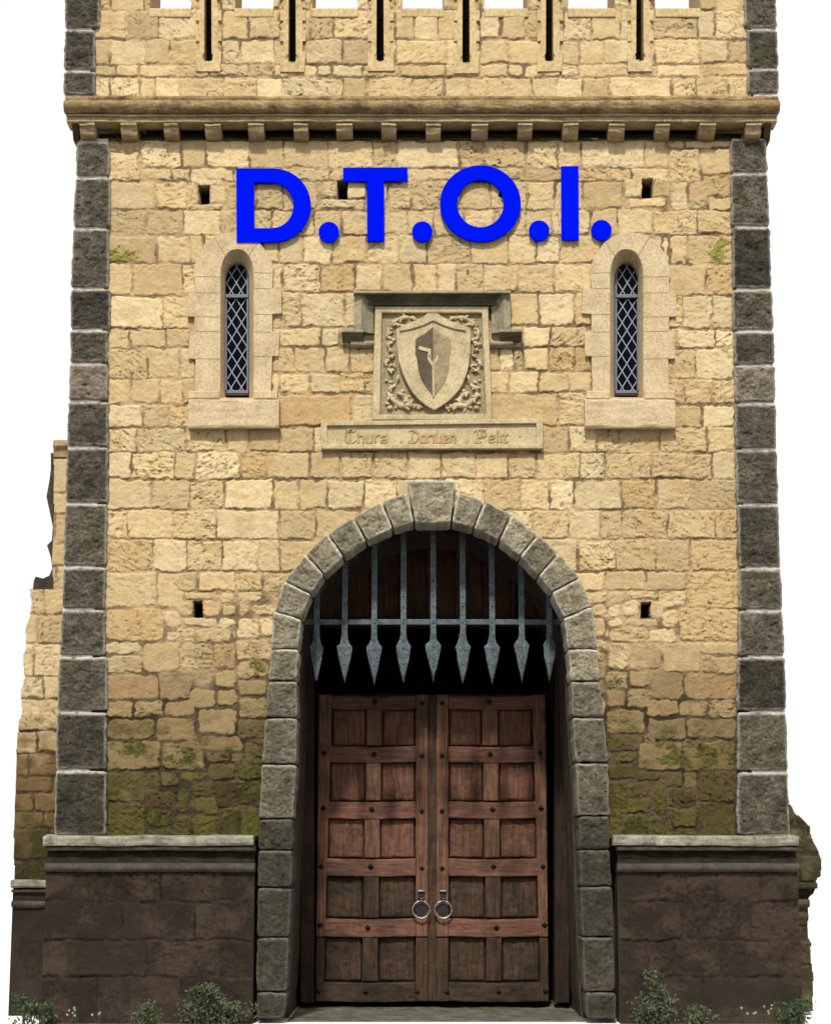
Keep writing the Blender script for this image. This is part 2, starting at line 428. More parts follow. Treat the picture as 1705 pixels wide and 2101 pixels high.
def rect(x0, y0, x1, y1):
    return [(x0, y0), (x1, y0), (x1, y1), (x0, y1)]

def add_loop(bm, pts, yf):
    vs = [bm.verts.new((x, yf, z)) for x, z in pts]
    return vs, [bm.edges.new((vs[i], vs[(i + 1) % len(vs)])) for i in range(len(vs))]

def add_prism(bm, loops, yf, yb, bevel=0.0):
    """loops: list of [(x,z)..] (outer, holes...) -> solid from yf (front) to yb"""
    b2 = bmesh.new()
    es = []
    for L in loops: es += add_loop(b2, L, yf)[1]
    r = bmesh.ops.triangle_fill(b2, use_beauty=True, use_dissolve=False, edges=es)
    fs = list(b2.faces)
    ext = bmesh.ops.extrude_face_region(b2, geom=fs)
    for g in ext['geom']:
        if isinstance(g, bmesh.types.BMVert): g.co.y = yb
    bmesh.ops.recalc_face_normals(b2, faces=b2.faces)
    if bevel:
        be = [e for e in b2.edges if abs(e.verts[0].co.y - yf) < 1e-6 and abs(e.verts[1].co.y - yf) < 1e-6
              and len(e.link_faces) == 2 and e.calc_face_angle(0) > 0.5]
        bmesh.ops.bevel(b2, geom=be, offset=bevel, segments=2, profile=0.5, affect='EDGES')
    me = bpy.data.meshes.new('tmp'); b2.to_mesh(me); b2.free()
    bm.from_mesh(me); bpy.data.meshes.remove(me)

def prism_obj(name, loops, yf, yb, mat, parent, bevel=0.0, label=None):
    bm = bmesh.new(); add_prism(bm, loops, yf, yb, bevel)
    return from_bm(name, bm, mat, parent, label)

def add_box(bm, x0, x1, y0, y1, z0, z1, bevel=0.0):
    b2 = bmesh.new()
    bmesh.ops.create_cube(b2, size=1)
    for v in b2.verts:
        v.co = Vector(((x0 + x1) / 2 + v.co.x * (x1 - x0), (y0 + y1) / 2 + v.co.y * (y1 - y0), (z0 + z1) / 2 + v.co.z * (z1 - z0)))
    if bevel: bmesh.ops.bevel(b2, geom=list(b2.edges), offset=bevel, segments=2, profile=0.5, affect='EDGES')
    me = bpy.data.meshes.new('tmp'); b2.to_mesh(me); b2.free()
    bm.from_mesh(me); bpy.data.meshes.remove(me)

def add_tube(bm, pts, radii, seg=8, flat=1.0):
    pts = [Vector(p) for p in pts]; n = len(pts); rings = []
    for i, p in enumerate(pts):
        tg = (pts[min(i + 1, n - 1)] - pts[max(i - 1, 0)]).normalized()
        ref = Vector((0, 1, 0)) if abs(tg.y) < 0.9 else Vector((1, 0, 0))
        s = tg.cross(ref).normalized(); u = s.cross(tg).normalized()
        r = radii[i] if hasattr(radii, '__len__') else radii
        rings.append([bm.verts.new(p + s * math.cos(a) * r + u * math.sin(a) * r * flat)
                      for a in (2 * math.pi * k / seg for k in range(seg))])
    for a, b in zip(rings, rings[1:]):
        for k in range(seg): bm.faces.new((a[k], a[(k + 1) % seg], b[(k + 1) % seg], b[k]))
    bm.faces.new(rings[0]); bm.faces.new(rings[-1][::-1])

def smooth_path(pts, n=6):
    """Catmull-Rom through pts"""
    P = [np.array(p, float) for p in pts]; P = [2 * P[0] - P[1]] + P + [2 * P[-1] - P[-2]]
    out = []
    for i in range(1, len(P) - 2):
        for k in range(n):
            t = k / n
            out.append(0.5 * (2 * P[i] + (P[i + 1] - P[i - 1]) * t + (2 * P[i - 1] - 5 * P[i] + 4 * P[i + 1] - P[i + 2]) * t * t
                              + (3 * P[i] - P[i - 1] - 3 * P[i + 1] + P[i + 2]) * t ** 3))
    out.append(P[-2]); return out

def sweep(name, prof, x0, x1, mat, parent, res=0.025, amp=0.006, seed=3, ends=(0, 0), label=None):
    """moulding: profile [(y,z)...] run along x with worn, uneven faces and closed ends"""
    p = np.array(prof, float)
    seg = np.hypot(*np.diff(p, axis=0).T); s = np.concatenate([[0], np.cumsum(seg)])
    n = max(len(p) * 3, int(s[-1] / 0.012)); ss = np.unique(np.concatenate([s, np.linspace(0, s[-1], n)]))
    py, pz = np.interp(ss, s, p[:, 0]), np.interp(ss, s, p[:, 1])
    m = max(2, int((x1 - x0) / res))
    X, S = np.meshgrid(np.linspace(x0, x1, m), ss)
    Yv, Zv = np.repeat(py[:, None], m, 1), np.repeat(pz[:, None], m, 1)
    dn = fbm(X * 5, S * 16, seed, 5) + 0.6 * np.minimum(fbm(X * 16, S * 20, seed + 4, 3), 0)
    Yv = Yv - amp * dn; Zv = Zv + 0.6 * amp * fbm(X * 2.5, S * 3 + 40, seed + 2, 4)
    P = np.stack([X, Yv, Zv], -1)
    V = P.reshape(-1, 3).tolist(); k, mm = P.shape[:2]
    I = np.arange(k * mm).reshape(k, mm)
    Q = np.stack([I[:-1, :-1], I[1:, :-1], I[1:, 1:], I[:-1, 1:]], -1).reshape(-1, 4).tolist()
    Q.append(I[:, 0].tolist()); Q.append(I[::-1, -1].tolist())
    me = bpy.data.meshes.new(name); me.from_pydata(V, [], Q); me.shade_smooth()
    me.set_sharp_from_angle(angle=math.radians(50))
    return link(name, me, mat, parent, label)

# ------------------------------------------------------------------ world, sun, camera
w = bpy.data.worlds.new('World'); SC.world = w; w.use_nodes = True
nt = w.node_tree; bg = nt.nodes['Background']
SUN_EL, SUN_AZ = math.radians(47), math.radians(-7)       # azimuth measured from straight in front of the gate
sky = nt.nodes.new('ShaderNodeTexSky'); sky.sky_type = 'NISHITA'; sky.sun_disc = False
sky.sun_elevation = SUN_EL; sky.sun_rotation = math.pi + SUN_AZ; sky.dust_density = 4.0
tc = nt.nodes.new('ShaderNodeTexCoord'); sp = nt.nodes.new('ShaderNodeSeparateXYZ')
nt.links.new(tc.outputs['Generated'], sp.inputs[0])
mr = nt.nodes.new('ShaderNodeMapRange'); mr.interpolation_type = 'SMOOTHSTEP'
mr.inputs['From Min'].default_value = 0.50; mr.inputs['From Max'].default_value = 0.70
nt.links.new(sp.outputs['Z'], mr.inputs['Value'])
dim = nt.nodes.new('ShaderNodeVectorMath'); dim.operation = 'SCALE'; dim.inputs['Scale'].default_value = 0.10
nt.links.new(sky.outputs['Color'], dim.inputs[0])
mx = nt.nodes.new('ShaderNodeMix'); mx.data_type = 'RGBA'
nt.links.new(mr.outputs['Result'], mx.inputs[0])
mx.inputs[6].default_value = (1.0, 1.0, 1.0, 1)            # white haze low in the sky
nt.links.new(dim.outputs[0], mx.inputs[7])
nt.links.new(mx.outputs[2], bg.inputs['Color']); bg.inputs['Strength'].default_value = 1.02

sl = bpy.data.lights.new('sun', 'SUN'); sl.energy = 3.9; sl.angle = math.radians(4); sl.color = (1.0, 0.96, 0.89)
so = bpy.data.objects.new('sun', sl); COL.objects.link(so)
sd = Vector((math.sin(SUN_AZ) * math.cos(SUN_EL), -math.cos(SUN_AZ) * math.cos(SUN_EL), math.sin(SUN_EL)))
so.rotation_euler = sd.to_track_quat('Z', 'Y').to_euler(); so.location = (0, -30, 40)

cam = bpy.data.cameras.new('camera'); co = bpy.data.objects.new('camera', cam); COL.objects.link(co)
co.location = (0, -D, H); co.rotation_euler = (math.pi / 2 + TILT, 0, 0)
cam.sensor_fit = 'VERTICAL'; cam.sensor_height = 24; cam.lens = F / 2101 * 24; cam.clip_end = 2000
SC.camera = co
vs = SC.view_settings; vs.view_transform = 'Standard'; vs.look = 'None'; vs.exposure = 0.0; vs.gamma = 1.0

# ------------------------------------------------------------------ ground
gm = stone_mat('white_gravel', (0.84, 0.83, 0.81), (0.88, 0.87, 0.86), (0.9, 0.9, 0.9), 3, 0.1)
bm = bmesh.new(); add_box(bm, -500, 500, -400, 900, -0.3, 0.0)
g = from_bm('ground', bm, gm); g['kind'] = 'structure'; g['label'] = 'pale white ground around the gate tower'

rd = stone_mat('dark_ground_stone', (0.03, 0.028, 0.025), (0.055, 0.052, 0.047), (0.09, 0.085, 0.078), 3, 0.8)  # unseen dark ground, added to cut light bounced at the tower
Xr, Yr = np.meshgrid(np.linspace(-60, 60, 240), np.linspace(-70, -1.25, 140))
Zr = 0.006 + 0.004 * vn(Xr * 2, Yr * 2, 5); Zr[0, :] = Zr[-1, :] = -0.01; Zr[:, 0] = Zr[:, -1] = -0.01
rdo = grid_obj('unseen_dark_ground', np.stack([Xr, Yr, Zr], -1), rd); rdo['kind'] = 'structure'; rdo['label'] = 'unseen dark ground added to cut light bounced up at the gate'

# ------------------------------------------------------------------ gate tower
CX = 887.0
T = thing('gate_tower', 'tall sandstone castle gatehouse with dark corner stones and arched gateway', 'castle gate', (at(866, 1700).x, 0, 0))
YU = -0.16                                                  # front of the overhanging upper storey
XL, XR = at(160, 290).x, at(1571, 290).x                    # outer corners below the cornice
XUL, XUR = at(133, 190, YU).x, at(1597, 190, YU).x          # outer corners above it
XQL, XQR = at(226, 500).x, at(1498, 500).x                  # inner edges of the corner stones

# --- arch outline
IN_L = [(585, 2090), (590, 2035), (595, 1923), (600, 1821), (602, 1744), (603, 1680), (610, 1568), (612, 1473), (611, 1397), (615, 1332),
        (620, 1270), (640.5, 1219), (666.7, 1181.4), (707, 1143.6), (753.8, 1112.4), (808, 1087), (852, 1074)]
IN_R = [(925, 1074), (970.5, 1086), (1021.4, 1110.8), (1064.5, 1143), (1102.7, 1183), (1129.6, 1216), (1153.6, 1269.5),
        (1163, 1332), (1168, 1398), (1172, 1472), (1178, 1565), (1184, 1674), (1186, 1743), (1188, 1818), (1192, 1922), (1197, 2035), (1202, 2090)]
OUT_L = [(526, 2090), (526, 2035), (527, 1923), (528, 1821), (529, 1744), (531, 1680), (537, 1568), (543, 1473), (550, 1397), (554, 1332),
         (561, 1254), (583, 1192), (626.7, 1134.4), (671.7, 1094.3), (725, 1059), (783, 1028), (834, 1010)]
OUT_R = [(937.7, 1009), (993.5, 1026), (1049.3, 1055), (1104, 1095), (1144.7, 1133.8), (1189.7, 1185), (1214.4, 1244),
         (1226.5, 1332), (1231, 1398), (1240, 1472), (1248, 1565), (1250.5, 1674), (1252, 1743), (1256, 1818), (1259, 1922), (1263, 2035), (1265, 2090)]
MID = [((a + c) / 2, (b + d) / 2) for (a, b), (c, d) in zip(IN_L + IN_R, OUT_L + OUT_R)]
gate_hole = [(MID[0][0], 2200)] + MID[:17] + [(886, 1020)] + MID[17:] + [(MID[-1][0], 2200)]

# --- window outlines
def mirr(pts, c=886.0): return [(2 * c - x, y) for x, y in pts]
def pointed(x0, x1, spring, apex, base, n=8):
    cx = (x0 + x1) / 2; hw = (x1 - x0) / 2; L = []
    for k in range(n + 1):
        t = k / n; a = t * math.pi / 2
        L.append((cx + hw * math.cos(a) ** 0.85, spring - (spring - apex) * math.sin(a) ** 1.05))
    R = [(2 * cx - x, y) for x, y in L[:-1]][::-1]
    return [(x1, base)] + L + R + [(x0, base)]
W_OUT = [(387, 877), (573, 877), (573, 816), (570, 812), (557, 808), (559.6, 733), (572, 733), (575, 683), (559.6, 682), (559.6, 647), (579, 645),
         (578, 597), (559.6, 594), (561.5, 553), (556.7, 538), (546, 516), (531, 498), (510, 485), (486, 480), (462, 481), (440, 489), (422, 504),
         (409, 524), (400, 548), (398, 570), (400.5, 574), (400.5, 603), (387, 605), (386, 652), (400.5, 652), (400.5, 682), (390.7, 684), (388, 738),
         (402.5, 738.6), (400.5, 808), (391, 811), (388, 815)]
W_IN1 = pointed(454, 521, 566, 514, 818)
W_IN2 = pointed(459.5, 510, 570, 531, 811)

# --- stones of the front, measured row by row
def row(y0, y1, xs): return [(a, y0, b, y1) for a, b in zip(xs, xs[1:])]
ST_MAIN = []
for y0, y1, xs in [
    (268, 288, [200, 300, 420, 520, 640, 760, 880, 1000, 1110, 1230, 1330, 1420, 1520]),
    (288, 310, [222, 290]), (310, 372, [222, 288]),
    (288, 345, [290, 372, 423, 512, 580, 672, 764, 813, 941, 990, 1082, 1144, 1193, 1323, 1370]), (288, 304, [1370, 1405, 1504]),
    (304, 372, [1374, 1437]), (304, 360, [1437, 1504]), (345, 372, [288, 350, 390, 480, 560, 675, 704, 836, 947, 1079, 1170, 1293, 1370]),
    (372, 430, [222, 320, 384, 402]), (360, 380, [390, 462]), (380, 418, [380, 408]), (380, 418, [430, 465]), (418, 435, [388, 458]),
    (372, 430, [465, 524, 581, 650]), (352, 370, [675, 720]), (370, 408, [660, 693]), (370, 408, [713, 754]), (408, 430, [655, 750]),
    (372, 430, [754, 793, 846, 901, 945, 1007, 1079, 1137, 1195, 1278]), (345, 366, [1295, 1367]), (366, 406, [1280, 1317]), (366, 406, [1338, 1376]),
    (406, 426, [1290, 1368]), (372, 432, [1376, 1411, 1451]), (362, 404, [1440, 1504]), (404, 434, [1453, 1504]),
    (430, 483, [222, 302, 377, 454, 558, 645, 701, 836, 890, 951, 1016, 1080, 1130, 1211, 1265, 1342, 1431, 1504]),
    (483, 541, [222, 322, 392, 420, 540, 573, 622, 680, 754, 818, 878, 965, 1041, 1099, 1147, 1230, 1360, 1375, 1410, 1504]),
    (541, 607, [222, 272, 375, 410]), (541, 600, [555, 581, 657, 727, 785, 847, 897, 936, 992, 1062, 1139, 1215]), (541, 607, [1365, 1447, 1506]),
    (607, 675, [222, 335, 392]), (600, 672, [560, 576, 619, 708, 740]), (600, 668, [1040, 1104, 1178, 1215]), (607, 675, [1370, 1400, 1459, 1506]),
    (675, 715, [222, 265, 340, 392]), (672, 712, [560, 660, 698, 770]), (668, 712, [1000, 1072, 1127, 1205]), (675, 715, [1375, 1388, 1467, 1506]),
    (715, 777, [222, 303, 370, 404]), (712, 765, [558, 605, 668, 718, 770]), (712, 762, [1003, 1025, 1054, 1072, 1127, 1181, 1215]), (715, 777, [1366, 1426, 1508]),
    (777, 828, [222, 269, 329, 375, 404]), (765, 808, [557, 573, 635, 698, 747, 775]), (762, 806, [1003, 1043, 1105, 1167, 1215]), (777, 830, [1366, 1403, 1462, 1508]),
    (828, 877, [222, 294, 348, 390]), (808, 874, [565, 724, 775]), (806, 874, [1003, 1147, 1205]), (830, 878, [1380, 1438, 1508]),
    (877, 928, [222, 281, 380, 465, 512, 573, 645, 664]), (874, 928, [1108, 1167, 1224, 1270, 1354, 1449, 1508]),
    (928, 983, [220, 271, 358, 400, 495, 548, 635, 700, 768, 837, 906, 977, 1044, 1103, 1191, 1242, 1336, 1461, 1510]),
    (983, 1046, [218, 313, 390, 462, 561, 612, 672, 749, 814, 900, 995, 1067, 1127, 1177, 1275, 1347, 1418, 1512]),
    (1046, 1107, [216, 262, 355, 445, 572, 649, 740, 830, 1000, 1091, 1167, 1231, 1275, 1370, 1467, 1514]),
    (1107, 1173, [214, 316, 384, 456, 530, 574, 660, 720, 1080, 1186, 1262, 1346, 1415, 1514]),
    (1173, 1246, [214, 322, 378]), (1173, 1214, [322, 405, 485, 540, 620]), (1173, 1214, [1180, 1240, 1326, 1408]), (1173, 1250, [1408, 1516]),
]: ST_MAIN += row(y0, y1, xs)
RUB = [(214, 1248, 337, 1316), (322, 1214, 378, 1246), (337, 1250, 372, 1290), (378, 1214, 448, 1232), (365, 1232, 396, 1267), (416, 1232, 455, 1266),
       (378, 1268, 448, 1287), (450, 1214, 484, 1240), (484, 1214, 540, 1238), (457, 1242, 485, 1266), (486, 1239, 516, 1265), (517, 1239, 570, 1265), (450, 1268, 486, 1288),
       (487, 1268, 531, 1309), (531, 1268, 565, 1309), (400, 1289, 478, 1320), (340, 1291, 400, 1320), (478, 1290, 488, 1310),
       (212, 1317, 292, 1343), (212, 1343, 291, 1383), (292, 1318, 371, 1381), (371, 1320, 440, 1374), (438, 1320, 485, 1375), (486, 1310, 560, 1356),
       (486, 1357, 556, 1393), (214, 1383, 326, 1436), (326, 1375, 396, 1436), (396, 1376, 440, 1412), (440, 1376, 489, 1413), (490, 1394, 552, 1429),
       (388, 1413, 446, 1454), (446, 1414, 487, 1451), (216, 1436, 276, 1473), (276, 1436, 336, 1471), (336, 1436, 404, 1471), (405, 1454, 488, 1507),
       (487, 1430, 552, 1474), (218, 1473, 320, 1518), (320, 1472, 402, 1521), (489, 1475, 548, 1517), (381, 1503, 409, 1533), (410, 1509, 501, 1541),
       (502, 1518, 545, 1569), (218, 1519, 331, 1581), (331, 1523, 421, 1581), (422, 1542, 472, 1565), (474, 1542, 501, 1565), (424, 1566, 484, 1600),
       (485, 1569, 542, 1602), (218, 1582, 299, 1646), (300, 1582, 329, 1618), (329, 1582, 367, 1614), (368, 1582, 424, 1602), (300, 1620, 361, 1657),
       (362, 1614, 391, 1672), (392, 1603, 437, 1634), (438, 1602, 540, 1656), (218, 1647, 299, 1722), (300, 1658, 350, 1698), (300, 1699, 350, 1722),
       (351, 1674, 396, 1722), (397, 1635, 449, 1672), (397, 1673, 449, 1722), (450, 1657, 493, 1722), (494, 1657, 540, 1722)]
ST_MAIN += RUB + [(2 * 864.7 - c, b, 2 * 864.7 - a, d) for a, b, c, d in RUB]

SAND = np.array([(0.52, 0.40, 0.215), (0.56, 0.44, 0.25), (0.485, 0.37, 0.195), (0.53, 0.405, 0.215), (0.46, 0.35, 0.185), (0.575, 0.46, 0.265)])
OCHRE = np.array((0.41, 0.265, 0.11)); BROWN = np.array((0.20, 0.125, 0.055))
DULL = np.array([(0.25, 0.185, 0.09), (0.285, 0.207, 0.102), (0.215, 0.152, 0.077), (0.265, 0.18, 0.088)])
OLIVE = np.array([(0.047, 0.041, 0.011), (0.070, 0.058, 0.015), (0.050, 0.038, 0.014), (0.070, 0.050, 0.020)])
MOSS = np.array((0.060, 0.059, 0.010))

def wall_colour(PX, PY, sid, cx, cy, big, fine, seed):
    u = _h(sid + 5, sid * 0 + 3, seed); v = _h(sid + 9, sid * 0 + 8, seed)
    c = SAND[np.minimum((u * 6).astype(int), 5)] * (0.86 + 0.26 * v)[..., None]
    och = (_h(sid, sid * 0, 77) > 0.93) & (cy > 540)
    for bx0, by0, bx1, by1 in ((1127, 712, 1200, 765), (558, 712, 606, 765), (214, 1107, 316, 1173), (1415, 1107, 1514, 1173), (214, 1248, 337, 1316), (1392, 1248, 1515, 1316)):
        och |= (cx > bx0) & (cx < bx1) & (cy > by0) & (cy < by1)
    c = np.where(och[..., None], c * 0.5 + OCHRE * 0.5, c)
    patch = sst(0.15, 0.75, fbm(PX / 70, PY / 40, seed + 50, 4))[..., None]
    c = c * (1 - 0.35 * patch) + OCHRE * 1.05 * 0.35 * patch
    k = cy + 60 * (v - 0.5) + 25 * big
    dull = sst(1285, 1420, k)[..., None]
    c = c * (1 - dull) + DULL[np.minimum((u * 4).astype(int), 3)] * (0.85 + 0.3 * v)[..., None] * dull
    near = 45 * (sst(470, 500, cx) * sst(560, 540, cx) + sst(1310, 1290, cx) * sst(1230, 1245, cx))
    ol = sst(1450, 1640, k + near + 50 * (u - 0.5))[..., None]
    c = c * (1 - ol) + OLIVE[np.minimum((v * 4).astype(int), 3)] * (0.8 + 0.5 * u)[..., None] * ol  # olive, mossy stone low down, darkened further for the shade there
    nz = fbm(PX / 26, PY / 22, seed + 60, 5)
    m = 0.85 * sst(-0.1 - 0.35 * sst(1540, 1640, PY), 0.65, nz) * sst(1430, 1530, PY)
    for (mx_, my_, r) in ((248, 517, 34), (1474, 512, 36), (1490, 715, 16), (270, 1540, 40), (365, 1545, 42), (1372, 1545, 50), (1455, 1545, 38), (520, 1370, 26), (1270, 1400, 24), (1240, 1330, 16)):
        m = np.maximum(m, sst(1.0, 0.35, np.hypot(PX - mx_, (PY - my_) * 1.2) / r - 0.55 * nz) * sst(-0.25, 0.3, nz + fine * 0.5))
    wall_colour.moss = m
    m = (m * 0.9)[..., None]
    c = c * (1 - m) + MOSS * (1.0 + 0.7 * fine[..., None] + (PY < 800)[..., None] * 2.4) * m
    return c

masonry('front_wall', XQL - 0.12, XQR + 0.12, zat(1722), zat(284.5), 0.0, ST_MAIN, wall_colour, T, 0.0078,
        holes=[gate_hole, W_IN1, mirr(W_IN1)], seed=5,
        pits=[(408, 380, 430, 418), (693, 370, 713, 408), (1317, 366, 1338, 406), (1024, 388, 1036, 404), (396, 1232, 416, 1267), (1315, 1235, 1335, 1267)])

# --- upper storey with battlements
CREN = [(308, 392), (482, 561), (640, 734), (824, 910), (993, 1082), (1165, 1262), (1344, 1436)]
SLITS = [(427.5, 148, 118), (600, 149, 120), (780, 147, 118), (956, 152, 122), (1127, 148, 118), (1312, 148, 117)]
ST_UP = []
for y0, y1, xs in [
    (-230, -150, [120, 200, 300, 420, 520, 640, 740, 850, 960, 1070, 1180, 1290, 1400, 1520, 1600]),
    (-150, -65, [120, 240, 340, 460, 560, 660, 780, 890, 1000, 1110, 1220, 1330, 1450, 1600]),
    (-65, 20, [120, 230, 295, 318, 400, 455, 510, 575, 640, 690, 755, 810, 850, 900, 985, 1030, 1085, 1150, 1210, 1290, 1340, 1436, 1470, 1600]),
    (20, 81, [180, 262, 325, 430, 455, 510, 576, 600, 637, 686, 780, 809, 849, 900, 956, 984, 1026, 1080, 1127, 1155, 1211, 1273, 1312, 1339, 1431, 1465, 1540]),
    (81, 132, [180, 226, 298, 350, 430, 455, 492, 563, 600, 625, 703, 780, 811, 918, 956, 984, 1046, 1127, 1150, 1188, 1239, 1312, 1342, 1434, 1495, 1545]),
    (132, 158, [180, 241, 285, 365, 430, 510, 560, 610, 650, 680, 745, 822, 915, 985, 1043, 1074, 1150, 1185, 1290, 1345, 1435, 1477, 1545]),
    (158, 204, [180, 225, 288, 318, 370, 460, 525, 577, 703, 754, 846, 910, 962, 1091, 1142, 1195, 1249, 1377, 1426, 1495, 1545]),
]: ST_UP += row(y0, y1, xs)
cren_h = [[(a, 19), (a, -400), (b, -400), (b, 19)] for a, b in CREN]
slit_h = [rect(x - 8, -300, x + 8, s + 6) for x, b, s in SLITS]
ZTOP = zat(-150, YU)
masonry('parapet_wall', at(195, 100, YU).x, at(1537, 100, YU).x, zat(204, YU), ZTOP, YU, ST_UP, wall_colour, T, 0.0085,
        holes=cren_h + slit_h, seed=15, mortar=(0.22, 0.157, 0.088), rough=0.009, depth=0.014)
# solid body of the parapet behind its dressed face, one block to each merlon, hollow at its arrow slit
zc = zat(19, YU)
cuts = [XUL + 0.03] + [v for a, b in CREN for v in (at(a, 15, YU).x, at(b, 15, YU).x)] + [XUR - 0.03]
sx = [at(x, 15, YU).x for x, b, s in SLITS]
for i in range(0, len(cuts), 2):
    x0, x1 = cuts[i], cuts[i + 1]
    hit = [v for v in sx if x0 < v < x1]
    ya, yb = YU + 0.03, YU + 0.85
    if hit:
        h0, h1 = hit[0] - 0.045, hit[0] + 0.045
        fp = [(x0, ya), (h0, ya), (h0, ya + 0.2), (h1, ya + 0.2), (h1, ya), (x1, ya), (x1, yb), (x0, yb)]
    else:
        fp = [(x0, ya), (x1, ya), (x1, yb), (x0, yb)]
    bm = bmesh.new()
    lo_, hi_ = [bm.verts.new((x, y, zc)) for x, y in fp], [bm.verts.new((x, y, ZTOP)) for x, y in fp]
    for k in range(len(fp)): bm.faces.new((lo_[k], lo_[(k + 1) % len(fp)], hi_[(k + 1) % len(fp)], hi_[k]))
    bm.faces.new(lo_[::-1]); bm.faces.new(hi_)
    from_bm('merlon', bm, M['ashlar'], T)
    if hit:
        bm = bmesh.new(); add_box(bm, h0 + 0.002, h1 - 0.002, ya + 0.175, ya + 0.197, zc + 0.002, ZTOP - 0.01); from_bm('slit_dark_sheet', bm, M['hole'], T)  # black sheet added for the dark of the slit
bm = bmesh.new(); add_box(bm, XUL + 0.03, XUR - 0.03, YU + 0.24, YU + 0.848, zat(204, YU), zc - 0.002)
from_bm('parapet_core', bm, M['hole'], T)
for a, b in CREN:      # worn sill stone in each gap of the battlements
    q = [(at(a, 15, YU).x, YU - 0.01), (at(b, 15, YU).x, 0)]
    bm = bmesh.new(); add_box(bm, q[0][0] - 0.005, q[1][0] + 0.005, YU - 0.012, YU + 0.87, zc - 0.10, zc + 0.012, 0.014)
    from_bm('crenel_sill', bm, M['slit'], T)
# arrow slits
for i, (x, yb, ys) in enumerate(SLITS):
    L, y, side = [], yb, 23.5
    lefts, k = [(x - 25, yb)], 0
    ys_ = [yb, 107, 86, 65, 44, 22, 0, -24, -48, -72]
    for a, b in zip(ys_, ys_[1:]):
        o = 25 if k % 2 == 0 else 18
        lefts += [(x - o, a), (x - o, b)]; k += 1
    rights = [(2 * x - p + (3 if 0 < q < 148 else 0), q) for p, q in lefts]
    outer = lefts[1:] + rights[1:][::-1]
    slot = [(x - 7, -62), (x + 7, -62), (x + 7.5, ys - 9)] + [(x + 11 * math.sin(t), ys - 11 * math.cos(t)) for t in np.linspace(0.75, 2 * math.pi - 0.75, 14)] + [(x - 7.5, ys - 9)]
    s = prism_obj('arrow_slit', [pxq(outer, YU), pxq(slot, YU)], YU - 0.022, YU + 0.22, M['slit'], T, 0.005)

# --- corner stones
def quoins(xo, xi, ys, Y, seed, side, pale=()):
    back = []
    for i, (a, b) in enumerate(zip(ys, ys[1:])):
        g = 2.3
        q = [(xo(a) , a + g), (xi(a, i), a + g), (xi(b, i), b - g), (xo(b), b - g)]
        if side < 0: q = [q[1], q[0], q[3], q[2]]
        P = block(pxq(q, Y), Y - 0.055, 0.5, 0.028, 0.024, 0.010, seed + i * 3, 0.035)
        join_grids('quoin_stone', [P], M['quoin_pale'] if i in pale else M['quoin'], T, 'pale worn corner stone' if i in pale else None)
def lerp(tab):
    ys, xs = zip(*tab)
    return lambda y: float(np.interp(y, ys, xs))
lo = lerp([(290, 160), (365, 157), (593, 147), (747, 146), (918, 139), (1033, 136), (1250, 130), (1347, 124), (1460, 119), (1715, 113)])
ro = lerp([(283, 1569), (357, 1573), (595, 1582), (750, 1588), (922, 1591), (1165, 1599), (1347, 1608), (1460, 1611), (1713, 1618)])
li_w = [0, 2, -1, 3, -2, -2, 0, 1, 0, -1, 0, 4, 2, 2]
li = lambda y, i: lerp([(290, 227), (600, 226), (900, 224), (1250, 219), (1715, 218)])(y) + li_w[i % 14]
ri = lambda y, i: lerp([(283, 1496), (600, 1501), (900, 1506), (1165, 1514), (1460, 1512), (1713, 1512)])(y) - li_w[i % 14] * 0.6
YSL = [292, 365, 470, 593, 678, 747, 824, 918, 1033, 1163, 1250, 1347, 1460, 1580, 1716]
YSR = [285, 357, 467, 595, 680, 750, 828, 922, 1035, 1165, 1252, 1347, 1460, 1583, 1714]
quoins(lo, li, YSL, 0.0, 10, 1, (5,)); quoins(ro, ri, YSR, 0.0, 60, -1, (5,))
ul = lerp([(-160, 141), (0, 136), (197, 132)]); ur = lerp([(-160, 1585), (0, 1590), (192, 1597)])
quoins(ul, lambda y, i: 207 if i <= 2 else 197, [-150, -90, -10, 62, 147, 199], YU, 110, 1)
quoins(ur, lambda y, i: 1525 if i <= 2 else 1531, [-150, -90, -10, 62, 143, 195], YU, 140, -1)
for x0, x1 in ((XL + 0.012, XQL - 0.05), (XQR + 0.05, XR - 0.012)):
    bm = bmesh.new(); add_box(bm, x0, x1, -0.020, 0.45, zat(1716), zat(286)); from_bm('corner_mortar', bm, M['mortar'], T)
for x0, x1 in ((XUL + 0.012, at(188, 100, YU).x), (at(1541, 100, YU).x, XUR - 0.012)):
    bm = bmesh.new(); add_box(bm, x0, x1, YU - 0.020, YU + 0.2, zat(199, YU), ZTOP); from_bm('corner_mortar', bm, M['mortar'], T)

# --- body of the tower behind the front
bm = bmesh.new()
for s, x in ((-1, XL), (1, XR)):
    add_box(bm, min(x - s * 0.035, x - s * 0.6), max(x - s * 0.035, x - s * 0.6), 0.46, 6.4, 0, zat(262) + 0.1)
for s, x in ((-1, XUL), (1, XUR)):
    add_box(bm, min(x - s * 0.035, x - s * 0.7), max(x - s * 0.035, x - s * 0.7), YU + 0.9, 6.5, zat(262) + 0.11, zc - 0.05)
add_box(bm, XL + 0.61, XR - 0.61, 5.9, 6.39, 0, zat(262) + 0.09)
add_box(bm, XUL + 0.71, XUR - 0.71, 5.8, 6.49, zat(262) + 0.11, zc - 0.05)
sidewall = stone_mat('side_sandstone', (0.33, 0.24, 0.11), (0.45, 0.33, 0.155), (0.52, 0.4, 0.2), 3, 0.6)
from_bm('side_wall', bm, sidewall, T)
bm = bmesh.new(); add_box(bm, XL + 0.62, XR - 0.62, 0.46, 5.89, zat(200), zat(200) + 0.2)
from_bm('roof_deck', bm, sidewall, T)

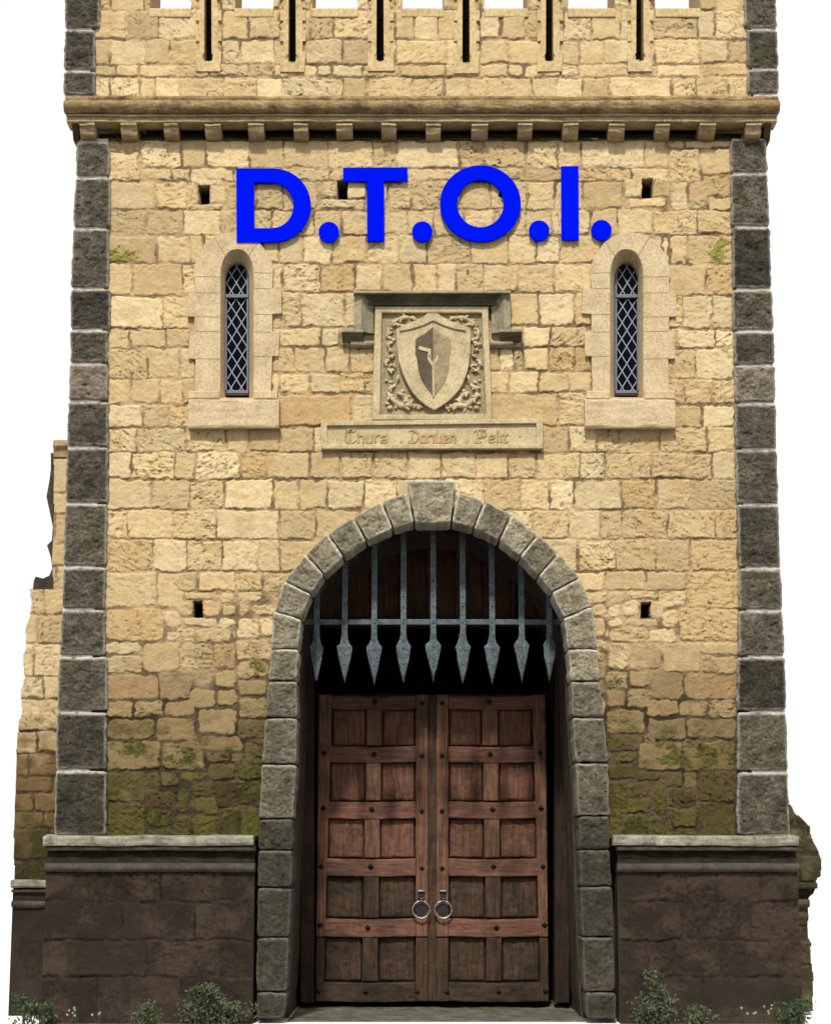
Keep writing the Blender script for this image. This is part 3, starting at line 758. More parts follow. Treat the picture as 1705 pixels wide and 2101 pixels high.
# --- cornice, soffit, corbels
z = lambda py, Y: zat(py, Y)
prof = [(0.02, z(196, -0.2)), (-0.22, z(197, -0.22)), (-0.25, z(200, -0.25)), (-0.25, z(202, -0.25))]
zt, zb = z(203, -0.3), z(229, -0.3)
for k in range(11):
    a = math.pi / 2 - math.pi * k / 10
    prof.append((-0.24 - 0.095 * math.cos(a), (zt + zb) / 2 + (zt - zb) / 2 * math.sin(a)))
prof += [(-0.19, z(231, -0.235)), (-0.19, z(234, -0.2)), (0.02, z(234, -0.2))]
cn = sweep('cornice', prof, at(133, 215, -0.28).x, at(1598, 215, -0.28).x, M['cornice'], T, 0.016, 0.013, 4)
prof = [(0.02, z(233, -0.2)), (-0.235, z(233, -.235)), (-0.25, z(235, -0.25)), (-0.25, z(238, -0.25)), (-0.222, z(239.5, -0.222)), (-0.225, z(249, -0.225)), (-0.21, z(252, -0.2)), (0.02, z(253, -0.2))]
sweep('fascia', prof, at(137, 240, -0.25).x, at(1594, 240, -0.25).x, M['fascia'], cn, 0.016, 0.009, 6)
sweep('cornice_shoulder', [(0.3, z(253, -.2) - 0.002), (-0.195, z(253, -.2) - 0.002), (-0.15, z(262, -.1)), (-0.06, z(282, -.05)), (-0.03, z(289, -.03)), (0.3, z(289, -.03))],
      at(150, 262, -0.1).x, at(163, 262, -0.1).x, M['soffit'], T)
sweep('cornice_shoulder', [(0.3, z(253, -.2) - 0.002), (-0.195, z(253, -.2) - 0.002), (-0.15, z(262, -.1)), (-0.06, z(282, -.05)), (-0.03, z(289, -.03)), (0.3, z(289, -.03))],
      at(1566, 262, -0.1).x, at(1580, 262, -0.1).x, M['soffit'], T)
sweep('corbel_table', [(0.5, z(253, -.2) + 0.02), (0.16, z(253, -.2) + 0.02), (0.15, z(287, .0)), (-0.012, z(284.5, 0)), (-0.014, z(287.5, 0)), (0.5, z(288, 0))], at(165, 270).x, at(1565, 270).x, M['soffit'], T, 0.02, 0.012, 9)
for i, cx in enumerate([181, 266, 352, 438, 526, 618, 707, 798, 889, 984, 1077, 1170, 1264, 1358, 1450, 1544]):
    x = at(cx, 268, -0.15).x; hw = 0.086 + 0.006 * math.sin(i * 2.3)
    zt_ = z(253, -.2) - 0.004; zl = z(258, -.2); zbm = z(287 + 2 * math.sin(i * 1.7), -.05)
    pr = [(0.18, zt_), (-0.215, zt_), (-0.215, zl), (-0.19, zl - 0.004)]
    for k in range(7):
        t = k / 6
        pr.append((-0.19 + 0.12 * t ** 1.8, zl - 0.006 + (zbm - zl + 0.01) * math.sin(t * math.pi / 2)))
    pr.append((0.18, zbm - 0.002))
    sweep('corbel', pr, x - hw, x + hw, M['corbel'], T, 0.012, 0.014, 20 + i)

# --- arch stones
def arch_stone(o1, i1, o2, i2, k, name='arch_stone', mat=None, proud=0.075, rad=0.024):
    c = np.mean([o1, i1, o2, i2], axis=0)
    q = [tuple(c + (np.array(p) - c) * (1 - 2.3 / max(20, np.linalg.norm(np.array(p) - c)))) for p in (o1, i1, i2, o2)]
    P = block(pxq(q, -0.03), -proud, 0.47, rad, 0.022, 0.009, 200 + k * 7, 0.03)
    return join_grids(name, [P], mat or M['arch'], T)
for k in range(16):
    low = M['arch_shade'] if k < 5 else (M['arch_half_shade'] if k < 8 else M['arch'])  # jamb stones darker downward, shade put into their colour
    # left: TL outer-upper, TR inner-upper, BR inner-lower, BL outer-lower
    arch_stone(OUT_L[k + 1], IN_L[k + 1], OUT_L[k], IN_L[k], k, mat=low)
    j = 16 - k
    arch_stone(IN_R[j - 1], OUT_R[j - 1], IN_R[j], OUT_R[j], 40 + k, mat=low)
P = block(pxq([(836, 987), (934, 987), (924.5, 1075), (852.5, 1075)], -0.05), -0.12, 0.5, 0.03, 0.022, 0.009, 333, 0.04)
join_grids('keystone', [P], M['arch'], T, 'large wedge keystone standing proud at the crown of the arch')

# --- passage through the gate
poly = IN_L + IN_R
dense = []
for a, b in zip(poly, poly[1:]):
    for t in np.linspace(0, 1, 6)[:-1]: dense.append((a[0] + (b[0] - a[0]) * t, a[1] + (b[1] - a[1]) * t))
dense.append(poly[-1])
prof2 = pxq(dense, 0.0)
cxm = at(887, 1700).x
def tunnel(y0, y1, out):
    ysn = np.linspace(y0, y1, max(2, int((y1 - y0) / 0.03)))
    A = np.zeros((len(prof2), len(ysn), 3))
    for i, (x, zz) in enumerate(prof2):
        dx = out if x > cxm else -out
        A[i, :, 0] = x + dx + 0.012 * fbm(ysn * 6, ysn * 0 + i * 0.35, 71, 4)
        A[i, :, 1] = ysn; A[i, :, 2] = zz + (out if zz > 3.4 else 0) - (0.3 if zz < 0.05 else 0)
    return A
join_grids('passage', [tunnel(0.40, 0.46, 0.012), tunnel(0.66, 3.2, 0.012)], M['passage'], T)
YD = 2.0
bm = bmesh.new(); add_box(bm, -2.2, 2.6, 3.2, 3.3, -0.1, 5.2); from_bm('passage_dark_sheet', bm, M['hole'], T)
# front inner skin closing the wall body round the portcullis slot
bm = bmesh.new()
for Yk in (0.464, 0.655):
    hole = pxq([MID[0]] + [(x, y) for x, y in poly] + [MID[-1]], 0.0)
hole = prof2
x0, x1 = at(400, 1700).x, at(1400, 1700).x
outer = [(x0, -0.05), (x0, 5.4), (x1, 5.4), (x1, -0.05)] + [(p[0], p[1] - (0.05 if p[1] < 0.1 else 0)) for p in prof2[::-1]]
for Yk in (0.62,):
    add_prism(bm, [outer], Yk, Yk + 0.035)
from_bm('slot_wall', bm, M['passage'], T)

pv = stone_mat('threshold_stone', (0.05, 0.048, 0.038), (0.12, 0.115, 0.09), (0.22, 0.21, 0.175), 5, 0.8, moss=(0.06, 0.07, 0.02), moss_at=(0.52, 0.68))
Xg, Yg = np.meshgrid(np.linspace(at(592, 2060, .3).x, at(1198, 2060, .3).x, 160), np.linspace(0.12, 3.1, 100))
Zg = 0.012 + 0.012 * fbm(Xg * 5, Yg * 5, 91, 5)
Zg[0, :] = -0.05
grid_obj('threshold', np.stack([Xg, Yg, Zg], -1), pv, T)

# --- tympanum boards and door frame
bm = bmesh.new()
z0, z1 = zat(1268, YD - 0.1), zat(1040, YD - 0.1)
tb = []
xs = np.linspace(at(600, 1200, YD).x, at(1170, 1200, YD).x, 11)
for i, (a, b) in enumerate(zip(xs, xs[1:])):
    tb.append(block([(a + 0.012, z1), (b - 0.06, z1), (b - 0.06, z0), (a + 0.012, z0)], YD - 0.13 + 0.004 * (i % 3), 0.03, 0.01, 0.006, 0.03, i))
    tb.append(block([(b - 0.055, z1), (b + 0.008, z1), (b + 0.008, z0), (b - 0.055, z0)], YD - 0.17, 0.05, 0.008, 0.004, 0.03, 30 + i))
join_grids('tympanum', tb, M['wood_tymp'], T, 'dark brown boards filling the arch behind the portcullis')
fr = [block(pxq(rect(608, 1266, 1170, 1286), YD - 0.2), YD - 0.2, 0.2, 0.012, 0.006, 0.03, 5)]
fr.append(block(pxq(rect(618, 1286, 646, 2056), YD), YD - 0.16, 0.3, 0.012, 0.006, 0.03, 6))
fr.append(block(pxq(rect(1136, 1286, 1166, 2056), YD), YD - 0.16, 0.3, 0.012, 0.006, 0.03, 7))
join_grids('door_frame', fr, M['wood_dark'], T)

# --- doors
RAILS = [(1428, 1455), (1531, 1564), (1644, 1679), (1761, 1797), (1884, 1921), (2014, 2054)]
def leaf(mir):
    mx_ = (lambda x: 2 * 886.5 - x) if mir else (lambda x: x)
    def R(x0, y0, x1, y1):
        a, b = mx_(x0), mx_(x1)
        return rect(min(a, b), y0, max(a, b), y1)
    pl = []
    for r in range(5):
        ya, yb = RAILS[r][1] - 6, RAILS[r + 1][0] + 6
        lean = 4 * r
        pl.append(((683 - lean, ya + 7, 750 - lean * .5, yb - 7), r)); pl.append(((786 - lean * .5, ya + 7, 850.5, yb - 7), r))
    body = prism_obj('door', [pxq(R(650, 1424, 879, 2054), YD)], YD + 0.05, YD + 0.09, M['wood_dark'], T, 0,  # dark backing gives the shadow round the sunk panels by colour
                     'red brown oak door leaf with sunk panels and iron studs, ' + ('right' if mir else 'left') + ' of the pair')
    def part(nm, q, yf, mat, seed, rough=0.006, rad=0.012, bow=0):
        return join_grids(nm, [block(pxq(q, YD), yf, 0.10, rad, rough, 0.018, seed, 0.014, bow)], mat, body)
    for i, (p, r) in enumerate(pl):
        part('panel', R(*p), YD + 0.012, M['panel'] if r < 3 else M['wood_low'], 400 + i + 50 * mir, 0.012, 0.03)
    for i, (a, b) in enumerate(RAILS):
        part('rail', R(678 - i * 3, a, 853, b), YD - 0.055, M['wood_x'] if i < 5 else M['wood_shade_x'], 420 + i + 50 * mir, 0.009, 0.012, 0.012)
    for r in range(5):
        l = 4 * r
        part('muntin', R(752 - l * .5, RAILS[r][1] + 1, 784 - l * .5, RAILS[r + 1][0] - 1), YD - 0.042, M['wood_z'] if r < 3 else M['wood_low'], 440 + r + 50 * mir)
    for ya, yb, mt in ((1426, 1922, M['wood_z']), (1924, 2054, M['wood_low'])):      # foot of each stile coloured darker for the shade low down
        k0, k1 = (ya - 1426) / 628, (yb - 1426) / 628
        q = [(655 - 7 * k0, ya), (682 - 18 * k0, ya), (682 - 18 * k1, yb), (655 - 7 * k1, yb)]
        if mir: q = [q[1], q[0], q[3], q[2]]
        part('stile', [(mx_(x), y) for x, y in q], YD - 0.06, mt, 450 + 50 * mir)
        part('stile', R(853, ya, 878, yb), YD - 0.066, mt, 455 + 50 * mir)
    for (x, y) in [(770, 1441), (866, 1444), (768, 1548), (866, 1552), (666, 1546), (763, 1661), (866, 1665), (664, 1659), (761, 1778), (866, 1782), (660, 1778),
                   (755, 1903), (657, 1898), (751, 2034), (857, 2035), (655, 2033)]:
        c = at(mx_(x), y, YD); r = 0.037
        bm = bmesh.new()
        yb = YD - 0.064
        ring = [bm.verts.new((c.x + dx * r, yb, c.z + dz * r)) for dx, dz in ((0, 1.05), (1, 0), (0, -1.05), (-1, 0))]
        tip = bm.verts.new((c.x, yb - 0.034, c.z))
        low_ = [bm.verts.new((v.co.x, yb + 0.04, v.co.z)) for v in ring]
        for k in range(4):
            bm.faces.new((ring[k], ring[(k + 1) % 4], tip)); bm.faces.new((low_[k], low_[(k + 1) % 4], ring[(k + 1) % 4], ring[k]))
        bmesh.ops.bevel(bm, geom=list(bm.edges), offset=0.003, segments=1, affect='EDGES')
        from_bm('stud', bm, M['black_iron'], body)
    # ring handle: plate, staple and ring
    c = at(mx_(864), 1866, YD); bm = bmesh.new(); yr = YD - 0.115
    pts = [(c.x + 0.098 * math.cos(a), yr + 0.012 * math.sin(a), c.z + 0.098 * math.sin(a)) for a in np.linspace(0, 2 * math.pi, 41)]
    add_tube(bm, pts, 0.0105, 10)
    zt2 = zat(1845, YD)
    add_tube(bm, [(c.x - 0.02, YD - 0.05, zt2 + 0.01), (c.x - 0.018, yr - 0.02, zt2 + 0.005), (c.x + 0.018, yr - 0.02, zt2 + 0.005), (c.x + 0.02, YD - 0.05, zt2 + 0.01)], 0.009, 8)
    add_box(bm, c.x - 0.042, c.x + 0.042, YD - 0.10, YD - 0.05, zat(1830, YD), zat(1826, YD), 0.004)
    from_bm('ring_handle', bm, M['steel'], body, smooth=True)
    bm = bmesh.new(); add_box(bm, c.x - 0.034, c.x + 0.034, YD - 0.075, YD - 0.05, zat(1850, YD), zat(1831, YD), 0.006)
    pts = [(c.x + 0.07 * math.cos(a), c.z - 0.005 + 0.07 * math.sin(a)) for a in np.linspace(0, 2 * math.pi, 25)[:-1]]
    add_prism(bm, [pts], YD - 0.072, YD - 0.05, 0.006)
    from_bm('handle_plate', bm, M['black_iron'], body)
leaf(False); leaf(True)
join_grids('door_gap_shade', [block(pxq(rect(877, 1426, 896, 2054), YD), YD - 0.02, 0.06, 0.01, 0.006, 0.02, 77)], M['wood_low'], T)  # dark strip added for the shadowed groove between the leaves

# --- plinths
def dark_colour(PX, PY, sid, cx, cy, big, fine, seed):
    u = _h(sid + 2, sid * 0 + 4, seed)
    a, b, c3 = np.array((0.017, 0.0128, 0.0085)), np.array((0.044, 0.0295, 0.020)), np.array((0.021, 0.0168, 0.0105))  # brown stone tones, deepened with the shade low on the tower
    n = fbm(PX / 60, PY / 45, seed + 3, 5)
    t = sst(-0.55, 0.75, n + 0.5 * (u - 0.5) + 0.45 * fine)[..., None]
    g2 = sst(0.1, 0.6, fbm(PX / 90 + 9, PY / 60, seed + 8, 6))[..., None]
    c = a * (1 - t) + b * t
    return c * (1 - g2) + c3 * g2
def plinth(x0p, x1p, seed, split, label):
    x0, x1 = at(x0p, 1740, -0.12).x, at(x1p, 1740, -0.12).x
    ST = row(1785, 1849, [x0p - 20] + split[0] + [x1p + 20]) + row(1849, 1930, [x0p - 20] + split[1] + [x1p + 20]) + row(1930, 2004, [x0p - 20] + split[2] + [x1p + 20]) + row(2004, 2110, [x0p - 20] + split[3] + [x1p + 20])
    p = masonry('plinth', x0, x1, -0.05, zat(1786, -.12), -0.12, ST, dark_colour, T, 0.012, gap=0.7, edge=3.5, corner=2, depth=0.013, rough=0.010,
                mortar=(0.014, 0.010, 0.007), seed=seed, label=label)
    bm = bmesh.new(); add_box(bm, x0 + 0.002, x1 - 0.002, -0.06, 0.3, -0.05, zat(1786, -.12)); 
    from_bm('plinth_core', bm, M['moulding'], p)
    zz = zat
    sweep('ledge', [(0.05, zz(1712, 0)), (-0.05, zz(1714, -.05)), (-0.19, zz(1715.5, -.19)), (-0.205, zz(1719, -.2)), (-0.207, zz(1730, -.2)), (-0.195, zz(1735, -.2)), (0.05, zz(1736, -.1))],
          at(x0p - 8, 1725, -.2).x, at(x1p + (-3 if x0p < 800 else 4), 1725, -.2).x, M['ledge'], p, 0.015, 0.012, seed)
    pr = [(0.05, zz(1735, -.12)), (-0.155, zz(1736, -.15)), (-0.17, zz(1739, -.15)), (-0.165, zz(1744, -.15)), (-0.14, zz(1746, -.14)), (0.05, zz(1747, -.12))]
    sweep('moulding', pr, x0 - 0.004, x1 + 0.004, M['moulding'], p, 0.015, 0.007, seed + 3)
    sweep('frieze', [(0.05, zz(1745, -.1)), (-0.085, zz(1746, -.1)), (-0.095, zz(1755, -.1)), (-0.09, zz(1762, -.1)), (-0.11, zz(1772, -.11)), (0.05, zz(1774, -.1))], x0 + 0.003, x1 - 0.003, M['frieze'], p, 0.015, 0.012, seed + 5)
    za, zb_ = zz(1771, -.17), zz(1789, -.17); pr = [(0.05, za)]
    for k in range(9):
        a = math.pi / 2 - math.pi * k / 8
        pr.append((-0.13 - 0.06 * math.cos(a), (za + zb_) / 2 + (za - zb_) / 2 * math.sin(a)))
    pr += [(0.05, zb_)]
    sweep('roll_moulding', pr, x0 - 0.006, x1 + 0.006, M['moulding'], p, 0.02, 0.006, seed + 7)
plinth(97, 523, 31, [[180, 330, 440], [250, 400], [140, 300, 450], [200, 370]], 'dark brown stone base to the left of the gateway')
plinth(1266, 1634, 37, [[1350, 1470, 1560], [1400, 1540], [1330, 1480], [1440]], 'dark brown stone base to the right of the gateway')

# --- windows
def window(mir, lab):
    mm = (lambda p: mirr(p)) if mir else (lambda p: list(p))
    yf = -0.046
    bm = bmesh.new()
    add_prism(bm, [pxq(mm(W_OUT), 0), pxq(mm(W_IN1), 0)], yf, 0.06, 0.007)
    i1, i2 = pxq(mm(W_IN1), 0), pxq(mm(W_IN2), 0)
    ring = lambda pts, y: [bm.verts.new((a, y, b)) for a, b in pts]
    for A, ya, B, yb in ((i1, yf + 0.004, i2, 0.12), (i2, 0.12, i2, 0.3)):
        ra, rb = ring(A, ya), ring(B, yb)
        for k in range(len(ra)):
            bm.faces.new((ra[k], ra[(k + 1) % len(ra)], rb[(k + 1) % len(ra)], rb[k]))
    s = from_bm('window', bm, M['ashlar'], T, lab)
    # ashlar joints: thin strips in a darker mortar colour
    qs = [[(xa, y - .6), (xb, y + .4), (xb, y + 1.6), (xa, y + .6)] for y, xa, xb in ((603, 402, 453), (652, 402, 453), (682, 402, 453), (738, 404, 453), (570, 402, 455),
          (594, 522, 558), (647, 522, 558), (683, 522, 557), (733, 522, 557), (562, 522, 559))]
    qs += [[(440, 489), (441.2, 488.6), (466, 529), (465, 530)], [(531, 498), (532, 499), (510, 530), (509, 529)]]
    for q in qs: prism_obj('joint', [pxq(mm(q), 0)], yf - 0.0015, yf + 0.01, stone_bm_mat, s)
    # sill
    a, b = sorted((at(mm([(388, 0)])[0][0], 850, -.08).x, at(mm([(573, 0)])[0][0], 850, -.08).x))
    sweep('sill', [(0.28, zat(809, 0)), (0.10, zat(811, 0)), (-0.08, zat(820, -.07)), (-0.125, zat(823, -.1)), (-0.13, zat(874, -.1)), (-0.12, zat(878, -.1)), (0.02, zat(879, -.05))],
          a, b, M['ashlar'], s, 0.02, 0.007, 44 + mir)
    # keep the sloped part of the sill inside the opening by shoulders of the surround
    for xa, xb in ((389, 452), (523, 571)):
        prism_obj('sill_shoulder', [pxq(mm(rect(xa, 806, xb, 822)), 0)], -0.095, 0.05, M['ashlar'], s, 0.012)
    # casement and glass
    yg = 0.22
    gl = pointed(458, 512, 570, 529, 812)
    prism_obj('pane', [pxq(mm(gl), yg)], yg, yg + 0.01, M['glass'], s)
    fin = pointed(464, 507, 572, 540, 807); fo = pointed(458.5, 511.5, 570, 530, 812)
    bm = bmesh.new()
    add_prism(bm, [pxq(mm(fo), yg), pxq(mm(fin), yg)], yg - 0.035, yg + 0.002, 0.003)
    add_prism(bm, [pxq(mm(rect(460, 606, 510, 613)), yg)], yg - 0.05, yg, 0.003)
    add_prism(bm, [pxq(mm(rect(459, 616, 467, 808)), yg)], yg - 0.055, yg - 0.03, 0.003)
    add_prism(bm, [pxq(mm(rect(460, 803, 511, 809)), yg)], yg - 0.055, yg - 0.02, 0.003)
    from_bm('casement', bm, M['frame'], s)
    # diamond leading clipped to the panes
    bm = bmesh.new()
    def inpoly(x, y, P): return bool(inside(np.array([x]), np.array([y]), P)[0])
    for P, ys0, ys1 in ((pointed(463, 508, 572, 539, 607), 536, 607), (rect(466, 613, 508, 805), 613, 805)):
        for sgn in (1, -1):
            for k in range(-30, 40):
                run = []; jk = k + 0.06 * math.sin(k * 5.3 + sgn); js = 0.62 + 0.012 * math.sin(k * 3.1)
                for yy in np.arange(ys0 - 2, ys1 + 3, 1.0):
                    xx = 486 + sgn * ((yy - 613) * js - jk * 20.5)
                    if inpoly(xx, yy, P): run.append((xx, yy))
                if len(run) > 3:
                    p0, p1 = at(*mm([run[0]])[0], yg), at(*mm([run[-1]])[0], yg)
                    p0.y = p1.y = yg - 0.006
                    add_tube(bm, [p0, p1], 0.0062, 6, 0.7)
    from_bm('leading', bm, M['lead'], s)
stone_bm_mat = plain_mat('joint_mortar', (0.24, 0.17, 0.09), 0.95, 0, 0)
window(False, 'narrow pointed window with diamond leaded glass, left of the shield')
window(True, 'narrow pointed window with diamond leaded glass, right of the shield')

# ------------------------------------------------------------------ portcullis
YP = 0.55
PC = thing('portcullis', 'raised grey iron portcullis with nine spear tipped bars under the arch', 'portcullis', (cxm, YP, zat(1402, YP)))
BX = [650, 707.5, 768, 828, 889, 949.5, 1009.5, 1070, 1127]
for i, bx in enumerate(BX):
    bm = bmesh.new(); c = at(bx, 1275, YP); hw = 0.033
    ztp = zat(1055, YP) if 2 < i < 7 else zat(1090, YP)
    add_box(bm, c.x - hw, c.x + hw, YP - 0.02, YP + 0.02, zat(1312, YP), ztp, 0.006)
    for yy in (1150, 1195, 1222, 1245, 1276):
        if yy > 1120 + 60 * (abs(i - 4) > 2) + 60 * (abs(i - 4) > 3):
            rc = at(bx, yy + 2 * math.sin(i * yy), YP)
            bmesh.ops.create_uvsphere(bm, u_segments=8, v_segments=6, radius=0.012, matrix=Matrix.Translation((c.x + 0.004 * math.sin(i + yy), YP - 0.022, rc.z)))
    b = from_bm('bar', bm, M['iron'], PC)
    rr = random.Random(i); tip = 1403 + (-5 if i in (0, 8) else rr.uniform(-3, 3)); sh = 1326 + rr.uniform(-3, 3); wd = 15.5 if 0 < i < 8 else 13.5
    half = [(6.2, 1302), (7.2, 1312), (wd * 0.7, sh - 6), (wd * 1.02, sh), (wd * .93, sh + 9), (wd * 0.72, sh + 26), (wd * 0.47, sh + 45), (wd * 0.22, sh + 62)]
    half = [(a + rr.uniform(-.8, .6), y) for a, y in half]
    out = [(bx + a, y) for a, y in half] + [(bx, tip)] + [(bx - a - rr.uniform(-.9, .9), y + rr.uniform(-2, 2)) for a, y in half[::-1]]
    bm = bmesh.new()
    # two-sided blade with a raised mid-rib
    fr_ = [bm.verts.new((at(x, y, YP).x, YP - 0.021, at(x, y, YP).z)) for x, y in out]
    bk = [bm.verts.new((v.co.x, YP + 0.021, v.co.z)) for v in fr_]
    n = len(out); mid = n // 2
    ys_ = [y for _, y in half]
    mf = [bm.verts.new((at(bx, y, YP).x, YP - 0.036, at(bx, y, YP).z)) for y in ys_]
    for k in range(len(half) - 1):
        bm.faces.new((fr_[k], mf[k], mf[k + 1], fr_[k + 1]))
        kk = n - 1 - k
        bm.faces.new((fr_[kk], fr_[kk - 1], mf[k + 1], mf[k]))
    bm.faces.new((fr_[mid - 1], mf[-1], fr_[mid])); bm.faces.new((fr_[mid], mf[-1], fr_[mid + 1]))
    bm.faces.new((fr_[0], fr_[-1], mf[0]))
    for k in range(n): bm.faces.new((fr_[k], fr_[(k + 1) % n], bk[(k + 1) % n], bk[k]))
    bm.faces.new(bk)
    for yy in (sh + 4, sh + 36):
        rc = at(bx, yy, YP)
        bmesh.ops.create_uvsphere(bm, u_segments=8, v_segments=6, radius=0.012, matrix=Matrix.Translation((rc.x, YP - 0.036, rc.z)))
    from_bm('spearhead', bm, M['iron'], b)
bm = bmesh.new()
add_box(bm, at(618, 1275, YP).x, at(1160, 1275, YP).x, YP + 0.022, YP + 0.055, zat(1281, YP), zat(1270, YP), 0.005)
from_bm('crossbar', bm, M['iron'], PC)

# ------------------------------------------------------------------ blue lettering
YS = -0.064  # overlay capitals, not part of the wall, modelled as mounted letters
SG = thing('overlay_letters', 'big flat blue overlay capitals D.T.O.I. across the upper wall', 'sign', at(870, 497, YS))
def letter(name, loops, lab):
    return prism_obj(name, [pxq(L, YS) for L in loops], YS, YS + 0.03, M['blue'], SG, 0.0015, lab)
def ell(cx, cy, rx, ry, n=64, a0=0, a1=2 * math.pi):
    return [(cx + rx * math.cos(t), cy + ry * math.sin(t)) for t in np.linspace(a0, a1, n + 1)[:-1 if a1 - a0 > 6.28 else None]]
letter('letter', [[(485, 345.5), (561, 345.5)] + ell(561, 421, 77, 75.5, 30, -math.pi / 2, math.pi / 2) + [(561, 497), (486, 497)],
                  [(521.5, 374.5), (559, 374)] + ell(559, 421, 43.5, 46.5, 26, -math.pi / 2, math.pi / 2) + [(559, 468), (521.5, 468)]], 'letter D')
letter('letter', [[(704, 344), (836, 343), (836, 371), (788, 371.5), (788.5, 495), (753.5, 495), (753, 372), (704, 372)]], 'letter T')
letter('letter', [ell(985.5, 417.5, 83, 78.5), ell(985.5, 417.7, 47.7, 48.3)], 'letter O')
letter('letter', [[(1151, 341), (1186.5, 340.5), (1187, 492), (1151.5, 492)]], 'letter I')
for x, y in ((675, 476), (866.5, 475), (1106, 473), (1233.5, 472)): letter('full_stop', [ell(x, y, 21, 21, 40)], None)

# ------------------------------------------------------------------ coat of arms
CA = thing('coat_of_arms', 'carved stone shield with leaf scrolls in a square frame under a grey hood', 'coat of arms', at(887, 865))
prism_obj('panel', [pxq([(764, 865), (1009, 865), (1001, 633), (770, 633)], 0)], -0.03, 0.05, M['carve_field'], CA)
prism_obj('frame', [pxq([(764, 865), (1009, 865), (1001, 633), (770, 633)], 0), pxq([(780, 854), (997, 853), (988, 646), (784, 646)], 0)], -0.085, 0.0, M['carve'], CA, 0.012)
shield = [(887, 648), (898, 648.5), (905, 654), (925, 664), (945, 672), (964.5, 678), (965, 700), (964, 730), (961, 755), (955, 777), (945.7, 798), (934, 813), (921, 826), (906, 837), (890.6, 845.5),
          (875, 837), (859, 824), (846, 809), (835.5, 791), (825, 768), (818, 744), (815, 712), (813.5, 680), (830, 673), (850, 664), (870, 654), (876, 648.5)]
shield_in = [(888, 663), (910, 673), (932, 680), (955, 684), (955, 705), (954, 725), (950, 746), (943, 770), (934, 790), (922, 807), (906, 820), (890.6, 829),
             (873, 819), (856, 805), (843, 787), (833, 766), (826, 744), (822, 715), (820, 684.5), (845, 680), (867, 673)]
sh = prism_obj('shield', [pxq(shield, 0)], -0.085, -0.02, M['carve'], CA, 0.012)
prism_obj('shield_border', [pxq(shield, 0), pxq(shield_in, 0)], -0.108, -0.08, M['carve'], sh, 0.006)
kl = [(888, 675), (870, 690), (853, 699.6), (852, 730), (855.5, 740), (858, 762), (864, 782), (875, 800), (887, 815)]
kr = [(888, 675), (906, 690), (924.6, 701), (924, 726), (921.5, 738), (920, 762), (914, 784), (903, 801), (892, 815), (887, 815)]
prism_obj('emblem', [pxq(kl, 0)], -0.092, -0.07, M['emblem_dark'], sh, 0.003)
prism_obj('emblem', [pxq(kr, 0)], -0.096, -0.07, M['emblem_mid'], sh, 0.006)
bm = bmesh.new()
for q in ([(886, 755), (892, 755), (891, 818), (887.5, 818)], [(886, 757), (877, 742), (877, 732), (882, 733), (883, 740), (890, 752)], [(890, 757), (899, 742), (899, 734), (895, 735), (893, 741), (888, 752)],
          [(858, 719), (861, 715), (884, 721), (884, 741), (879, 737), (878, 727), (859, 722)]):
    add_prism(bm, [pxq(q, 0)], -0.103, -0.08, 0.003)
from_bm('emblem_ribbon', bm, M['carve'], sh)
STROKES = [([(856, 660), (842, 653), (821, 657), (807, 664), (798, 678.5), (795.6, 697)], [3, 6, 6, 5, 4, 3]), ([(802.6, 671), (818, 668), (831, 674)], [3, 5, 3]),
           ([(795.6, 694), (806, 702), (796, 711), (800, 720), (808.5, 727)], [3, 6, 5, 4, 3]), ([(808.5, 731), (796, 739), (792, 752), (801, 763), (811, 758), (806, 750), (800, 753)], [4, 5, 4, 5, 4, 3, 3]),
           ([(818, 772), (812, 790), (800, 801), (800, 815), (812, 828)], [3, 5, 6, 6, 4]), ([(800, 817), (821, 834), (843, 834), (862, 841)], [5, 9, 8, 4]),
           ([(816, 808), (831, 816), (836, 829)], [5, 8, 5]), ([(798, 690), (805, 682), (802, 676)], [3, 4, 2]), ([(848, 840), (858, 832), (864, 839)], [3, 4, 3])]
BALLS = [(800, 839, 6.5), (795, 830, 5), (802.6, 786.5, 4.5), (793, 783, 3.5), (826, 804, 5), (808, 700, 5), (797, 742, 4), (812, 838, 4.5), (830, 656, 5)]
for mir in (0, 1):
    bm = bmesh.new(); f = (lambda p: (2 * 888.5 - p[0], p[1])) if mir else (lambda p: p)
    for pts, rad in STROKES:
        sp_ = smooth_path(pts, 5); rr = np.interp(np.linspace(0, 1, len(sp_)), np.linspace(0, 1, len(rad)), rad)
        P3 = []
        for k, p in enumerate(sp_):
            v = at(*f(p), 0); P3.append((v.x, -0.045 - 0.018 * math.sin(k * 0.9), v.z))
        add_tube(bm, P3, [r * 0.0040 for r in rr], 8, 0.9)
        for k in range(1, len(P3) - 1, 2):
            tg = (Vector(P3[k + 1]) - Vector(P3[k - 1])).normalized(); nr = Vector((tg.z, 0, -tg.x)) * (1 if (k // 2) % 2 else -1)
            dr = (tg * 0.75 + nr * 0.9).normalized(); L = rr[k] * 0.0062
            rot = Matrix((dr, Vector((0, 1, 0)), dr.cross(Vector((0, 1, 0))))).transposed().to_4x4()
            bmesh.ops.create_icosphere(bm, subdivisions=2, radius=1, matrix=Matrix.Translation(Vector(P3[k]) + dr * L * 0.7) @ rot @ Matrix.Diagonal((L, L * 0.5, L * 0.42, 1)))
    for x, y, r in BALLS:
        v = at(*f((x, y)), 0)
        bmesh.ops.create_icosphere(bm, subdivisions=2, radius=r * 0.0053, matrix=Matrix.Translation((v.x, -0.045, v.z)) @ Matrix.Diagonal((1, 0.8, 0.8, 1)))
    from_bm('mantling', bm, M['carve'], CA, smooth=True)
